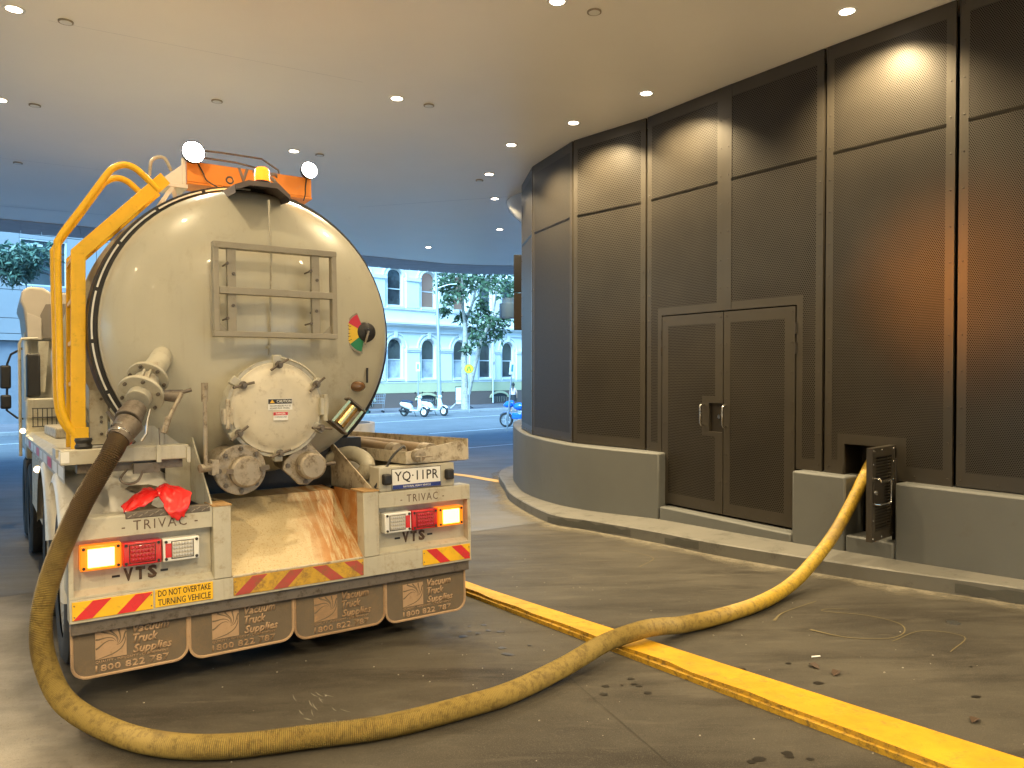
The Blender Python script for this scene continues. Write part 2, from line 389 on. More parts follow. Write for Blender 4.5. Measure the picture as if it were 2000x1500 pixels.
struct('yellow_marking', ribbon([(-1.9,16.6),(-.9,15.6),(-.3,14.75),(.2,14.1)], .22, .006), M['lineyellow'], smooth=0)
dj = MB()
for P, w in (([(.32,4.45),(.75,3.2),(1.1,2.0)], .003), ([tw(-2.0,-8)[:2], tw(-2.0,9)[:2]], .006), ([tw(3.0,-12)[:2], tw(3.0,-3.2)[:2]], .008), ([tw(5.6,-12)[:2], tw(5.6,-3.2)[:2]], .008)):
    m2 = ribbon(P, w, .0035); dj.add(m2.v, m2.f)
struct('slab_joint', dj, paint('joint_filler',(.03,.027,.022),.8), smooth=0)
cm = MB()
for P, w in (([(1.86,5.42),(2.0,5.62),(2.35,5.9)], [.03,.012,.008]), ([(2.03,5.2),(2.2,5.02),(2.45,4.98),(2.62,5.1),(2.68,5.3),(2.55,5.5),(2.3,5.62),(2.34,5.68),(2.5,5.66)], [.035,.012,.01,.012,.012,.012,.01,.01,.006]), ([(2.45,4.92),(2.75,5.12),(2.95,4.98),(2.7,4.7)], .009), ([(1.15,8.0),(1.4,7.6),(1.2,7.2)], .012)):
    m2 = ribbon(spline([(p[0],p[1],0) for p in P],6), .007, .0042) if not hasattr(w,'__len__') else ribbon(spline([(p[0],p[1],0) for p in P],6), [x*.75 for x in np.interp(np.linspace(0,len(P)-1,(len(P)-1)*6+1), range(len(P)), w)], .0042); cm.add(m2.v, m2.f)
struct('spray_paint_mark', cm, M['chalk'], smooth=0)
struct('drain_cap', MB().cyl((3.05,5.28,gz(3.05,5.28)-.01),(3.05,5.28,gz(3.05,5.28)+.006),.045,n=20), M['chrome'])

os_ = MB(); ro = random.Random(21)
for cx_, cy_, n_, sp_r in ((-.28,5.35,7,.16),(-.02,4.95,6,.14),(.62,4.25,7,.15),(1.15,3.35,6,.2),(1.5,4.2,3,.3),(-.6,3.1,5,.3),(2.4,4.2,3,.5)):
    for k in range(n_):
        x, y = cx_+ro.gauss(0,sp_r*.6), cy_+ro.gauss(0,sp_r*.6); r0_ = ro.uniform(.006,.022); z = gz(x,y)+.0038
        os_.quad(*[V(x+r0_*ro.uniform(.7,1.3)*math.cos(t)*1.5, y+r0_*ro.uniform(.7,1.3)*math.sin(t), z) for t in [2*math.pi*j/9 for j in range(9)]])
struct('oil_spot', os_, paint('oil_stain',(.012,.010,.008),.35,bump=0), smooth=0)
sm0 = MB()
for k in range(16):
    x, y = -1.13+ro.gauss(0,.07)+k*.012, 4.32-k*.03+ro.gauss(0,.03); dx, dy = ro.uniform(.02,.07), -ro.uniform(.03,.10)
    m2 = ribbon([(x,y),(x+dx*.5,y+dy*.6),(x+dx,y+dy)], [.001,ro.uniform(.004,.009),.001], .004); sm0.add(m2.v, m2.f)
struct('scrape_mark', sm0, paint('pale_scrape',(.21,.195,.165),.9,bump=0), smooth=0)

# yellow painted kerb between truck and wall
yk = thing('yellow_kerb', 'low yellow painted kerb crossing the floor under the hose', 'kerb')
F0, FD, FN = V(-.358,6.281,0), V(.572,-.82,0), V(.82,.572,0)
top, edge, L = MB(), MB(), []
for i in range(41):
    s = -1.6 + i*.19; w = .185+.046*max(s,0); p = F0+FD*s; q = p+FN*w
    h = .052+.004*math.sin(i*1.7); j = .006*math.sin(i*2.3)+.004*math.sin(i*5.1)
    g0, g1 = gz(p.x,p.y), gz(q.x,q.y); pt = p+FN*(.018+j)
    L.append((V(p.x,p.y,g0-.02), V(p.x,p.y,g0+.028), V(pt.x,pt.y,g0+.030), V(pt.x,pt.y,g0+h), V(q.x,q.y,g1+.035), V(q.x,q.y,g1-.02)))
for a, b in zip(L, L[1:]):
    for k in range(3): edge.quad(a[k], b[k], b[k+1], a[k+1])
    for k in (3,4): top.quad(a[k], b[k], b[k+1], a[k+1])
obj('kerb_top', top, M['yellowgrime'], yk, smooth=0); obj('worn_edge', edge, M['yelloworn'], yk, smooth=0, label='chipped blackened front edge of the kerb')

# ------------------------------------------------------------------ canopy ceiling, soffit, added back wall
CH = 4.88
edge_in = [(-26,7.0),(-18,11.5),(-10.85,15.4),(-10.44,15.72),(-9.54,16.32),(-9,16.73),(-6.5,18.7),(-3.88,20.82),(-2.87,21.59),(-1.93,22.31),(-.9,22.63),(.15,22.74),(3,22.4),(8,20.5),(14,17)]
edge_out = [(-27.2,8.6),(-19,12.9),(-11.78,16.73),(-11.36,17.09),(-10.37,17.74),(-9.7,18.2),(-7,20.4),(-4.26,22.85),(-3.15,23.66),(-2.1,24.28),(-.98,24.66),(.16,24.8),(3.3,24.4),(8.8,22.4),(15.2,18.7)]
poly = [(p[0],p[1],CH) for p in edge_in] + [(14,-12,CH), (-26,-12,CH)]
ceiling = struct('ceiling', MB().prism(poly, (0,0,1.4)), M['ceil'], smooth=0)
sb = MB()
for (a, b), (c, d) in zip(zip(edge_in, edge_in[1:]), zip(edge_out, edge_out[1:])):
    a, b, c, d = [V(*p, CH-.012) for p in (a,b,c,d)]; n = max(1, int((b-a).length/.28))
    for i in range(n):
        u0, u1 = i/n, (i+1)/n-.006/max((b-a).length,.02)
        sk = .0
        sb.prism([a+(b-a)*u0, a+(b-a)*u1, c+(d-c)*min(1,u1+sk), c+(d-c)*min(1,u0+sk)], (0,0,.05))
o = struct('soffit_boards', sb, M['soffit'], smooth=0)
up = MB()
for (a, b), (c, d) in zip(zip(edge_in, edge_in[1:]), zip(edge_out, edge_out[1:])):
    up.prism([V(*a,CH+.05), V(*b,CH+.05), V(*d,CH+.05), V(*c,CH+.05)], (0,0,1.35))
struct('canopy_edge', up, M['soffit'], smooth=0)
cj = MB()
for a, b, w in (((-4.1,6.85),(-1.6,8.3),.004), ((-7.5,11.2),(-5.2,12.6),.006), ((-2.9,14.6),(.0,13.7),.012), ((-12,13.2),(-5,17),.02)):
    m2 = MB(); a, b = V(*a,CH-.003), V(*b,CH-.003); d = (b-a).normalized(); s = V(-d.y,d.x,0)*w/2; cj.quad(a-s,b-s,b+s,a+s)
struct('ceiling_joint', cj, M['soffit'], smooth=0)
struct('sky_block_wall', MB().box((-26,-12.4,-.5),(14,-12,CH)), M['ceil'], smooth=0)  # unseen wall, added to keep blue sky light out from behind

# downlights: lit recessed cans with a spot each
DL = [(-4.27,6.64),(-5.86,8.85),(-1.31,8.8),(-3.08,10.9),(1.5,8.64),(.77,9.66),(-.01,10.6),(-.36,12.17),(-.31,13.9),(.15,15.35),(-.27,16.91),(-2.1,19.35),(.38,6.5),(2.89,6.68)]
DLN = ['large downlight in the top left corner of the ceiling','downlight cut by the left edge of the picture','downlight right of the truck beacon over mid driveway','downlight just above the truck work lamps','downlight second from right along the bronze wall','downlight third from right along the bronze wall','downlight fourth along the row beside the bronze wall','fifth downlight in the row, beside the curved grey bulkhead','sixth downlight in the row, just under the grey bulkhead','seventh downlight in the row, touching the edge of the bronze wall','eighth downlight in the row near the street edge','smallest downlight, nearest the street edge of the ceiling','downlight cut by the top edge at mid picture','downlight at upper right, nearest the camera along the bronze wall']
DL_OUT = [(4.25,4.7),(5.6,2.8),(1.9,4.1),(-2.4,4.2),(-6.6,4.2),(-.4,1.9),(3.4,1.6),(-4.2,1.9),(1.2,-.6),(-2.6,-.8),(-6.6,-.5),(4.6,-1.6),(-.6,-3.2),(-4.6,-3.4),(2.6,-4.4)]
POWER = 104
def downlight(x, y, label, e=1.0, tilt=None):
    t = thing('downlight', label, 'downlight', 'recessed ceiling downlights', (x,y,CH))
    obj('trim_ring', MB().lathe([(.062,-.004),(.085,-.007),(.088,0),(.062,0)], (0,0,0), (0,0,1), 24), M['white'], t)
    obj('lens', MB().lathe([(.0005,-.0035),(.062,-.0035)], (0,0,0), (0,0,1), 24), M['down_on'], t)
    ld = bpy.data.lights.new('downlight_lamp', 'SPOT'); ld.energy = POWER*e; ld.spot_size = R(136); ld.spot_blend = .55; ld.shadow_soft_size = .05; ld.color = (1.0,.775,.45)
    lo = bpy.data.objects.new('downlight_lamp', ld); COL.objects.link(lo); lo.parent = t; lo.location = (0,0,-.03)
    if tilt: lo.rotation_euler = Vector(tilt).to_track_quat('-Z','Y').to_euler(); ld.spot_size = R(124); ld.spot_blend = .75
    return t
for (x, y), n in zip(DL, DLN): downlight(x, y, n, .95 if y > 11.5 else 1.5 if (x < -1 and y > 8) else (1.85 if x > -.1 and (x,y) != (.38,6.5) else 1.0), (.8*.22,.6*.22,-1) if x > -.1 and y < 11.5 and (x,y) != (.38,6.5) else None)   # wall washers are the brighter type
for i, (x, y) in enumerate(DL_OUT): downlight(x, y, 'unseen recessed downlight added to the ceiling outside the view', .45 if y > 3.5 and x < 3 else (.5 if x < -4 else (.85 if y > 1 else 3.0)))  # added lamps out of view; the rearmost run stronger to lift ambient light
SP = [((-3.96,6.87),'round ceiling disc beside the top left downlight'),((-5.57,9.02),'round ceiling disc at far left below the corner downlight'),((-.97,9.02),'pale ceiling disc just right of the middle downlight'),((-3.39,8.88),'faint ceiling disc left of the truck beacon'),((.71,6.68),'ceiling disc at the top edge right of centre'),((-.53,12.56),'dark slot disc left of the grey bulkhead'),((-2.76,11.08),'ceiling disc just right of the downlight above the work lamps'),((-7.37,11.51),'ceiling disc above the yellow handrail at far left')]
for (x, y), n in SP:
    t = thing('ceiling_disc', n, 'ceiling disc', 'round ceiling discs', (x,y,CH))
    obj('rim', MB().lathe([(.05,-.012),(.062,-.012),(.062,0),(.05,0)], (0,0,0),(0,0,1),20), M['greydirt'], t)
    obj('cover', MB().lathe([(.0005,-.016),(.049,-.014),(.049,0)], (0,0,0),(0,0,1),20), M['white'], t)

# ------------------------------------------------------------------ bronze perforated cladding wall
WP = [(8.1,.4),(7.4,1.4),(6.67,2.45),(5.95,3.43),(5.2,4.45),(4.46,5.45),(3.72,6.45),(3.01,7.42),(2.32,8.42),(1.65,9.45),(.82,10.4),(.31,11.7),(.16,12.9),(.36,14.1),(1.0,15.2)]
WZ0, WZM = .81, 3.85
wall = thing('cladding_wall', 'curved wall of dark bronze perforated metal panels under the ceiling', 'wall')
class Fr:   # plane of one panel: u to the right as seen from the driveway, z up, n out
    def __init__(s, a, b):
        s.a = V(*a,0); d = V(*b,0)-s.a; s.L = d.length; s.u = d.normalized(); s.n = s.u.cross(V(0,0,1))
    def p(s, u, z, n=0.0): q = s.a + s.u*u + s.n*n; return V(q.x, q.y, z)
def panel(fr, outer, perf, holes, parent, name, bolts=True, sheet='perf', thick=.0015, off=0.0, level=True):
    """sheet with solid borders: perf and holes are (u0,u1,z0,z1) rectangles"""
    us = sorted({*outer[:2], *[v for r in perf+holes for v in r[:2]]}); zs = sorted({*outer[2:], *[v for r in perf+holes for v in r[2:]]})
    inn = lambda r, u, z: r[0] < u < r[1] and r[2] < z < r[3]
    bmb = MB(); pm = MB()
    for u0, u1 in zip(us, us[1:]):
        for z0, z1 in zip(zs, zs[1:]):
            u, z = (u0+u1)/2, (z0+z1)/2
            if any(inn(h,u,z) for h in holes): continue
            if any(inn(h,u,z) for h in perf): continue
            bmb.add([fr.p(a,b,off+c) for c in (-.03,thick) for a, b in ((u0,z0),(u1,z0),(u1,z1),(u0,z1))], [(4,5,6,7),(0,1,5,4),(1,2,6,5),(2,3,7,6),(3,0,4,7)])
    me = bmb.mesh(name); bm = bmesh.new(); bm.from_mesh(me); bmesh.ops.remove_doubles(bm, verts=bm.verts, dist=1e-4)
    dup = {}
    for f in bm.faces: dup.setdefault(tuple(sorted(v.index for v in f.verts)), []).append(f)
    kill = [f for k in dup.values() if len(k) > 1 for f in k]
    bmesh.ops.delete(bm, geom=kill, context='FACES_ONLY'); bm.to_mesh(me); bm.free()
    po = link(name, me, M['bronze'], parent, smooth=0)
    for r in perf:
        m2 = MB().quad(fr.p(r[0],r[2],off), fr.p(r[1],r[2],off), fr.p(r[1],r[3],off), fr.p(r[0],r[3],off)); me2 = m2.mesh('perforated_sheet')
        uv = me2.uv_layers.new(name='UVMap')
        for k, c in enumerate(((r[0],r[2]),(r[1],r[2]),(r[1],r[3]),(r[0],r[3]))): uv.data[k].uv = (c[0]+3, c[1]+3)
        link('perforated_sheet', me2, M[sheet], po, smooth=0, fix=False)
    if bolts:
        mb = MB(); u0, u1, z0, z1 = outer; pts = []
        k = max(2, int((z1-z0)/.30))
        for i in range(k+1):
            z = z0+.05+(z1-z0-.1)*i/k; pts += [(u0+.036,z),(u1-.036,z)]
        k = max(2, int((u1-u0)/.28))
        for i in range(1,k): pts += [(u0+.036+(u1-u0-.072)*i/k, z0+.04)]
        for u, z in pts:
            if any(inn((h[0]-.012,h[1]+.012,h[2]-.012,h[3]+.012),u,z) for h in holes+perf): continue
            mb.lathe([(.0095,thick),(.0085,thick+.004),(.004,thick+.006),(.0002,thick+.0062)], fr.p(u,z,off), fr.n, 8)
        obj('bolt_heads', mb, M['bronze'], po, kind='stuff')
    return po
TOPZ = CH-.006; B = .075
for i in range(len(WP)-1):
    fr = Fr(WP[i+1], WP[i]); g = .016; o_ = (g, fr.L-g, WZ0, TOPZ)
    hi = (g+B, fr.L-g-B, WZM+.012, TOPZ-.13)
    if i == 6:    # hatch panel
        holes = [(.22,.72,WZ0-.01,1.09)]
        perf = [hi, (g+B, fr.L-g-B, 1.185, WZM-.012), (g+B, .15, WZ0+.12, 1.185), (.80, fr.L-g-B, WZ0+.12, 1.185)]
    elif i == 7:  # right half above the door
        holes = [(-.1,.915,WZ0-.01,2.44)]; perf = [hi, (g+B, fr.L-g-B, 2.53, WZM-.012), (.985, fr.L-g-B, WZ0+.10, 2.53)]
    elif i == 8:  # left half above the door
        holes = [(.27,fr.L+.1,WZ0-.01,2.44)]; perf = [hi, (g+B, fr.L-g-B, 2.53, WZM-.012), (g+B, .205, WZ0+.10, 2.53)]
    else:
        holes = []; perf = [hi, (g+B, fr.L-g-B, WZ0+.12, WZM-.012)]
    po = panel(fr, o_, perf, holes, wall, 'wall_panel', sheet='perf' if i < 7 else ('perf_mid' if i < 9 else ('perf_end' if i < 10 else 'perf_far')))
    mb = MB()
    for z in (WZM-.012, WZM+.004): mb.add([fr.p(u,z+dz,n) for u, dz, n in ((g+.07,0,.002),(fr.L-g-.07,0,.002),(fr.L-g-.07,.009,.009),(g+.07,.009,.009))], [(0,1,2,3)])
    obj('joint_lip', mb, M['bronze'], po, smooth=0)
    obj('backing_sheet', MB().quad(fr.p(-.03,.3,-.34), fr.p(fr.L+.03,.3,-.34), fr.p(fr.L+.03,TOPZ,-.34), fr.p(-.03,TOPZ,-.34)), M['void'], po, smooth=0)
core = [(p[0]+.65, p[1]+.5) for p in WP] + [(6,16),(14,10),(14,0)]
struct('wall_core', MB().prism([V(*p,-.6) for p in core], (0,0,CH+.58)), M['void'], smooth=0)
# curved grey bulkhead hanging from the ceiling beyond the wall
bk = thing('ceiling_bulkhead', 'curved grey bulkhead under the ceiling behind the end of the bronze wall', 'bulkhead')
obj('curved_face', MB().lathe([(1.30,.0),(1.26,-.14),(.95,-.42),(.5,-.50)], (1.19,14.2,CH-.004), (0,0,1), 48), paint('bulkhead_paint', (.42,.42,.42), .5), bk)

# door in the wall
door = thing('double_door', 'pair of bronze perforated metal doors in the curved wall', 'door')
f8, f7 = Fr(WP[9], WP[8]), Fr(WP[8], WP[7])
for fr, u0, u1, lab in ((f8,.285,f8.L-.006,'left door leaf with the lock plate'), (f7,.006,.90,'right door leaf')):
    z0, z1 = .20, 2.425
    if fr is f8:
        perf = [(u0+.10,u1-.11,z0+.13,1.05),(u0+.10,u1-.30,1.05,1.50),(u0+.10,u1-.11,1.50,z1-.12)]; holes = [(u1-.20,u1-.004,1.10,1.42)]
    else: perf = [(u0+.09,u1-.12,z0+.13,z1-.12)]; holes = []
    leaf = panel(fr, (u0,u1,z0,z1), perf, holes, door, 'door_leaf', off=.004, sheet='perf_mid'); leaf['label'] = lab
    hu = u1-.27 if fr is f8 else u0+.035
    hp = [fr.p(hu,1.40,.005), fr.p(hu,1.40,.055), fr.p(hu,1.38,.07), fr.p(hu,1.19,.07), fr.p(hu,1.17,.055), fr.p(hu,1.17,.005)]
    obj('handle', MB().tube(hp, .010, 8), M['chrome'], leaf)
    if fr is f8:
        obj('lock_plate', MB().box((0,0,0),(.196,.32,.002), Matrix.Translation(fr.p(u1-.20,1.10,-.03)) @ frame((0,0,0), fr.u, (0,0,1)).to_3x3().to_4x4()), M['bronzedark'], leaf, smooth=0)
        obj('lock_cylinder', MB().lathe([(.0005,.02),(.022,.02),(.026,.012),(.026,0)], fr.p(u1-.07,1.27,-.03), fr.n, 16), M['chrome'], leaf)
    hx = u0-.012 if fr is f8 else u1+.012
    for z in (.42,.62,1.95,2.15):
        obj('hinge', MB().cyl(fr.p(hx,z,.004), fr.p(hx,z+.11,.004), .012, n=10), M['bronzedark'], leaf)
# open hatch with its hinged door
hf = Fr(WP[7], WP[6])
hatch = thing('hatch_door', 'small perforated hatch door swung open beside the hose end', 'hatch')
hb = hf.p(.72,0,.02)
hd = (hf.n*.99 + hf.u*.10).normalized()          # leaf direction, swung out towards the driveway
class Fh(Fr):
    def __init__(s, a, u): s.a = a; s.u = u; s.n = u.cross(V(0,0,1)); s.L = .5
hl = Fh(hb + hd*.50, -hd)                         # seen from the camera side: free edge at the left
def hbox(mb, u0,u1,z0,z1,n0,n1): return mb.add([hl.p(u,z,n) for n in (n0,n1) for u, z in ((u0,z0),(u1,z0),(u1,z1),(u0,z1))], [(0,3,2,1),(4,5,6,7),(0,1,5,4),(1,2,6,5),(2,3,7,6),(3,0,4,7)])
rim = MB()
for r in ((0,.07,.32,1.12),(.40,.47,.32,1.12),(.07,.40,.32,.40),(.07,.40,1.04,1.12)): hbox(rim, *r, -.045, .004)
obj('hatch_frame', rim, M['bronze'], hatch, smooth=0)
slat = MB()
for i in range(24): hbox(slat, .07,.40, .405+i*.0262, .405+i*.0262+.010, -.012, -.004)
obj('louvre_slats', slat, M['bronze'], hatch, smooth=0, kind='stuff')
obj('back_sheet', hbox(MB(), .07,.40,.40,1.04,-.04,-.03), M['bronzedark'], hatch, smooth=0)
obj('lock_plate', hbox(MB(), .02,.24,.62,.84,.004,.008), M['bronzedark'], hatch, smooth=0)
obj('lock_cylinder', MB().lathe([(.0005,.012),(.02,.012),(.022,0)], hl.p(.06,.74,.008), hl.n, 16), M['chrome'], hatch)
obj('handle', MB().tube([hl.p(.05,.86,.004),hl.p(.05,.86,.05),hl.p(.05,.84,.06)]+[hl.p(.24,.84,.06),hl.p(.25,.83,.06),hl.p(.25,.65,.06),hl.p(.24,.64,.06),hl.p(.05,.64,.05),hl.p(.05,.64,.004)], .008, 8), M['chrome'], hatch)
mb = MB()
for u in (.03,.20,.44):
    for z in (.345,1.095): mb.lathe([(.009,.004),(.006,.008),(.0003,.009)], hl.p(u,z,0), hl.n, 8)
for z in (.5,.66,.82,.98):
    for u in (.03,.44): mb.lathe([(.009,.004),(.006,.008),(.0003,.009)], hl.p(u,z,0), hl.n, 8)
obj('bolt_heads', mb, M['chrome'], hatch, kind='stuff')
obj('hinge', MB().cyl(hf.p(.722,.5,.03),hf.p(.722,1.0,.03),.012,n=10), M['bronzedark'], hatch)
rec = MB()   # recess behind the hatch, seen past the hose
rec.quad(hf.p(.21,.28,-.33),hf.p(.73,.28,-.33),hf.p(.73,1.1,-.33),hf.p(.21,1.1,-.33)).quad(hf.p(.21,.28,.1),hf.p(.21,.28,-.33),hf.p(.21,1.1,-.33),hf.p(.21,1.1,-.03)).quad(hf.p(.73,.28,.1),hf.p(.73,.28,-.33),hf.p(.73,1.1,-.33),hf.p(.73,1.1,-.03)).quad(hf.p(.21,1.1,-.03),hf.p(.73,1.1,-.03),hf.p(.73,1.1,-.33),hf.p(.21,1.1,-.33))
obj('hatch_recess', rec, M['bronzedark'], wall, smooth=0)

# rendered plinth below the panels, in four lengths, and its kerb
PL = [(.30,16.2),(.06,15.0),(.02,14.3),(.06,13.2),(.22,11.8),(.60,10.55),(1.0,9.85),(1.735,9.07),(2.746,7.517),(2.79,7.45),(3.07,7.06),(3.344,6.69),(3.46,6.53),(3.95,5.9),(4.72,4.9),(5.5,3.85),(6.3,2.75),(7.6,1.0)]
plinth = thing('plinth_wall', 'olive grey rendered plinth wall below the bronze panels', 'plinth')
def plen(pts, z1, name, depth=.36, sm=True, bev=.018):
    P = [V(*p,0) for p in pts]
    if sm: P = [Vector((q.x,q.y,0)) for q in spline(P, 6)]
    mb = MB(); n = len(P); rr = []
    for i, p in enumerate(P):
        d = (P[min(i+1,n-1)]-P[max(i-1,0)]).normalized(); nn = d.cross(V(0,0,1)); b = p - nn*depth
        rr.append([V(p.x,p.y,gz(p.x,p.y)+.05), V(p.x,p.y,z1), V(b.x,b.y,z1), V(b.x,b.y,gz(p.x,p.y)+.05)])
    mb.ring(rr); return obj(name, mb, M['plinth'], plinth, smooth=50, bevel=bev)
plen(PL[:8], .80, 'curved_length')
plen([(1.742,9.06),(2.742,7.523)], .175, 'door_sill', .30, False)
plen([(2.746,7.517),(2.79,7.45),(3.07,7.06)], .80, 'block', .33, False)
plen([(3.074,7.055),(3.34,6.695)], .27, 'hatch_sill', .30, False)
plen(PL[11:], .80, 'straight_length', .36, True)
KO = [(.05,16.6),(-.253,15.13),(-.13,13.2),(.0,11.75),(.46,9.85),(.93,9.2),(1.58,8.33),(2.04,7.63),(2.79,6.72),(3.30,6.17),(3.80,5.66),(4.6,4.66),(5.4,3.6),(6.2,2.5),(7.5,.8)]
KI = [(.8,16.3),(.5,15.2),(.35,13.5),(.5,12.1),(.9,10.9),(1.3,10.2),(2.0,9.2),(2.5,8.35),(3.15,7.45),(3.7,6.7),(4.2,6.05),(5.0,5.05),(5.8,3.95),(6.6,2.9),(7.9,1.1)]
kerb = thing('wall_kerb', 'wide grey painted kerb along the foot of the plinth wall', 'kerb')
A_ = spline([V(*p,0) for p in KO],8); B_ = spline([V(*p,0) for p in KI],8); rr = []
for p, q in zip(A_, B_):
    rr.append([V(p.x,p.y,gz(p.x,p.y)-.02), V(p.x,p.y,gz(p.x,p.y)+.118), V(p.x+.012,p.y+.008,gz(p.x,p.y)+.13), V(q.x,q.y,gz(p.x,p.y)+.13), V(q.x,q.y,gz(p.x,p.y)-.02)])
cut = 34
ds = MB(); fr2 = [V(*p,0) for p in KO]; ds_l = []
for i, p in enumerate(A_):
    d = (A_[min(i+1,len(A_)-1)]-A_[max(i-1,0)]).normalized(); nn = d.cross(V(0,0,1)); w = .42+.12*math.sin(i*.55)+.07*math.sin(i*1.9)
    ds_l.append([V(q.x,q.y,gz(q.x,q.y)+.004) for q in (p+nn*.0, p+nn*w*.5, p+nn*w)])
rk = random.Random(4)
for lo_, hi_ in ((.42,1.40),(1.62,1.95),(3.42,4.3)):
    sm_ = MB(); row = []
    for i, p in enumerate(A_):
        if not lo_ < p.x < hi_ or p.y > 10.5: continue
        d = (A_[min(i+1,len(A_)-1)]-A_[max(i-1,0)]).normalized(); q = p + d.cross(V(0,0,1))*.003; g_ = gz(q.x,q.y); row.append((V(q.x,q.y,g_+rk.uniform(.004,.03)), V(q.x,q.y,g_+rk.uniform(.075,.116))))
    for (a0_,a1_),(b0_,b1_) in zip(row, row[1:]): sm_.quad(a0_,b0_,b1_,a1_)
    obj('scuffed_patch', sm_, M['scuff'], kerb, smooth=0)
me_ = bpy.data.meshes.new('gutter_dust_and_lamplight'); vs_ = [v for r_ in ds_l for v in r_]
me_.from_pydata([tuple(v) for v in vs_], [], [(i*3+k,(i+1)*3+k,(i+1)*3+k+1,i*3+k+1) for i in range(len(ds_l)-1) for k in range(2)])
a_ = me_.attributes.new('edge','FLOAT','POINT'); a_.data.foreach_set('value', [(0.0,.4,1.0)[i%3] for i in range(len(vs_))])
def m_dust_lamplight():  # pale dust plus the light along the kerb foot, painted as one tone
    t = NT('pale_dust_and_lamplight'); e = t.new('ShaderNodeAttribute', attribute_name='edge').outputs['Fac']; co = t.coord()
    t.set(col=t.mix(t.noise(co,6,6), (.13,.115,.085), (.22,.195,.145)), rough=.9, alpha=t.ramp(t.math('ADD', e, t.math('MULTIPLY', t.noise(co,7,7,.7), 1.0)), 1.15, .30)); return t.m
link('gutter_dust_and_lamplight', me_, m_dust_lamplight(), None, smooth=0, fix=False)['kind'] = 'structure'
for name, sl in (('kerb_length', rr[:cut]), ('kerb_length', rr[cut-1:])):
    obj(name, MB().ring(sl), M['kerbpaint'], kerb, smooth=30)

# ------------------------------------------------------------------ the vacuum truck (own frame: x right, y forward, z up, rear face at y = 0)
truck = thing('vacuum_truck', 'dirty cream vacuum tanker truck parked with its rear to the camera', 'truck', loc=(-1.325,4.79,-.048))
truck.rotation_euler = (-math.atan(.04), 0, R(34.3))
T = truck
def tp(name, mb, mat, par=None, **k): return obj(name, mb, M[mat] if isinstance(mat,str) else mat, par or T, **k)
def bolts(mb, c, d, r, n, size=.011, h=.012, a0=0.0):
    d = Vector(d).normalized(); a = d.orthogonal().normalized(); b = d.cross(a); c = Vector(c)
    for k in range(n):
        t = a0+2*math.pi*k/n; p = c+(a*math.cos(t)+b*math.sin(t))*r
        mb.cyl(p, p+d*h, size, n=6); mb.cyl(p+d*h, p+d*(h*1.6), size*.55, n=8)
    return mb
# tank
TX, TZ, TR = -.03, 2.135, .99
def yd(r): return .37+.38*(1-max(0,1-min(1,(r/TR))**2.05)**.5)
prof = [(TR*math.sin(math.pi/2*k/22), yd(TR*math.sin(math.pi/2*k/22))) for k in range(23)]
prof += [(TR,1.0),(TR,3.0),(TR,5.3)] + [(TR*math.cos(math.pi/2*k/8), 5.3+.36*math.sin(math.pi/2*k/8)) for k in range(1,9)]
tank = tp('tank', MB().lathe(prof, (TX,0,TZ), (0,1,0), 96), 'tank', smooth=60)
tp('stiffening_ring', MB().lathe([(TR+.002,.80),(TR+.055,.81),(TR+.06,.86),(TR+.06,.97),(TR+.05,1.02),(TR+.002,1.02)], (TX,0,TZ), (0,1,0), 96), 'black', tank)
tp('stiffening_ring', MB().lathe([(TR+.002,1.22),(TR+.085,1.22),(TR+.085,1.30),(TR+.002,1.30)], (TX,0,TZ), (0,1,0), 96), 'cream', tank)
tp('stiffening_ring', MB().lathe([(TR+.002,3.2),(TR+.06,3.2),(TR+.06,3.27),(TR+.002,3.27)], (TX,0,TZ), (0,1,0), 64), 'cream', tank)
for k in range(9):
    a0 = R(100+k*19); tp('ring_strip', MB().lathe([(TR+.028,.808),(TR+.029,.796),(TR+.039,.796),(TR+.040,.812)], (TX,0,TZ), (0,1,0), 8, a0=a0, a1=a0+R(17.6)), 'white', tank)
tp('weld_ring', MB().lathe([(TR-.012,.72),(TR+.004,.735),(TR+.004,.755),(TR-.002,.77)], (TX,0,TZ), (0,1,0), 96), 'tank', tank)
# sign frame on the dome
fw = tp('sign_frame', MB().box((-.435,.225,2.615),(.375,.285,2.655)).box((-.435,.225,2.055),(.375,.285,2.09)).box((-.435,.227,2.09),(-.40,.285,2.615)).box((.34,.227,2.09),(.375,.285,2.615)), 'framegrey', bevel=.003)
tp('cross_bar', MB().box((-.40,.22,2.325),(.34,.27,2.37)), 'framegrey', fw, bevel=.003)
for x in (-.32,.23):
    tp('upright', MB().box((x-.027,.24,2.09),(x+.027,.275,2.325)).box((x-.027,.24,2.37),(x+.027,.275,2.615)), 'framegrey', fw, bevel=.002)
for x, s in ((-.40,1),(.34,-1)): tp('corner_gusset', MB().prism([(x,.26,2.09),(x+s*.06,.26,2.09),(x,.26,2.15)], (0,.008,0)), 'framegrey', fw, smooth=0)
for x, z in ((-.31,2.456),(-.347,2.52),(.238,2.45),(.196,2.51),(-.315,2.253),(-.35,2.171),(.231,2.241),(.193,2.157)):
    tp('frame_bolt', MB().cyl((x,.232,z),(x,.246,z),.011,n=6).cyl((x,.24,z),(x,.36,z),.006,n=6), 'darksteel', fw)
tp('conduit_rod', MB().tube([(-.05,.33,2.98),(-.052,.31,2.8),(-.05,.30,2.66),(-.048,.32,2.4),(-.05,.36,2.1),(-.052,.37,1.95)], .008, 8).sphere((-.065,.35,2.0),.012), 'cream')
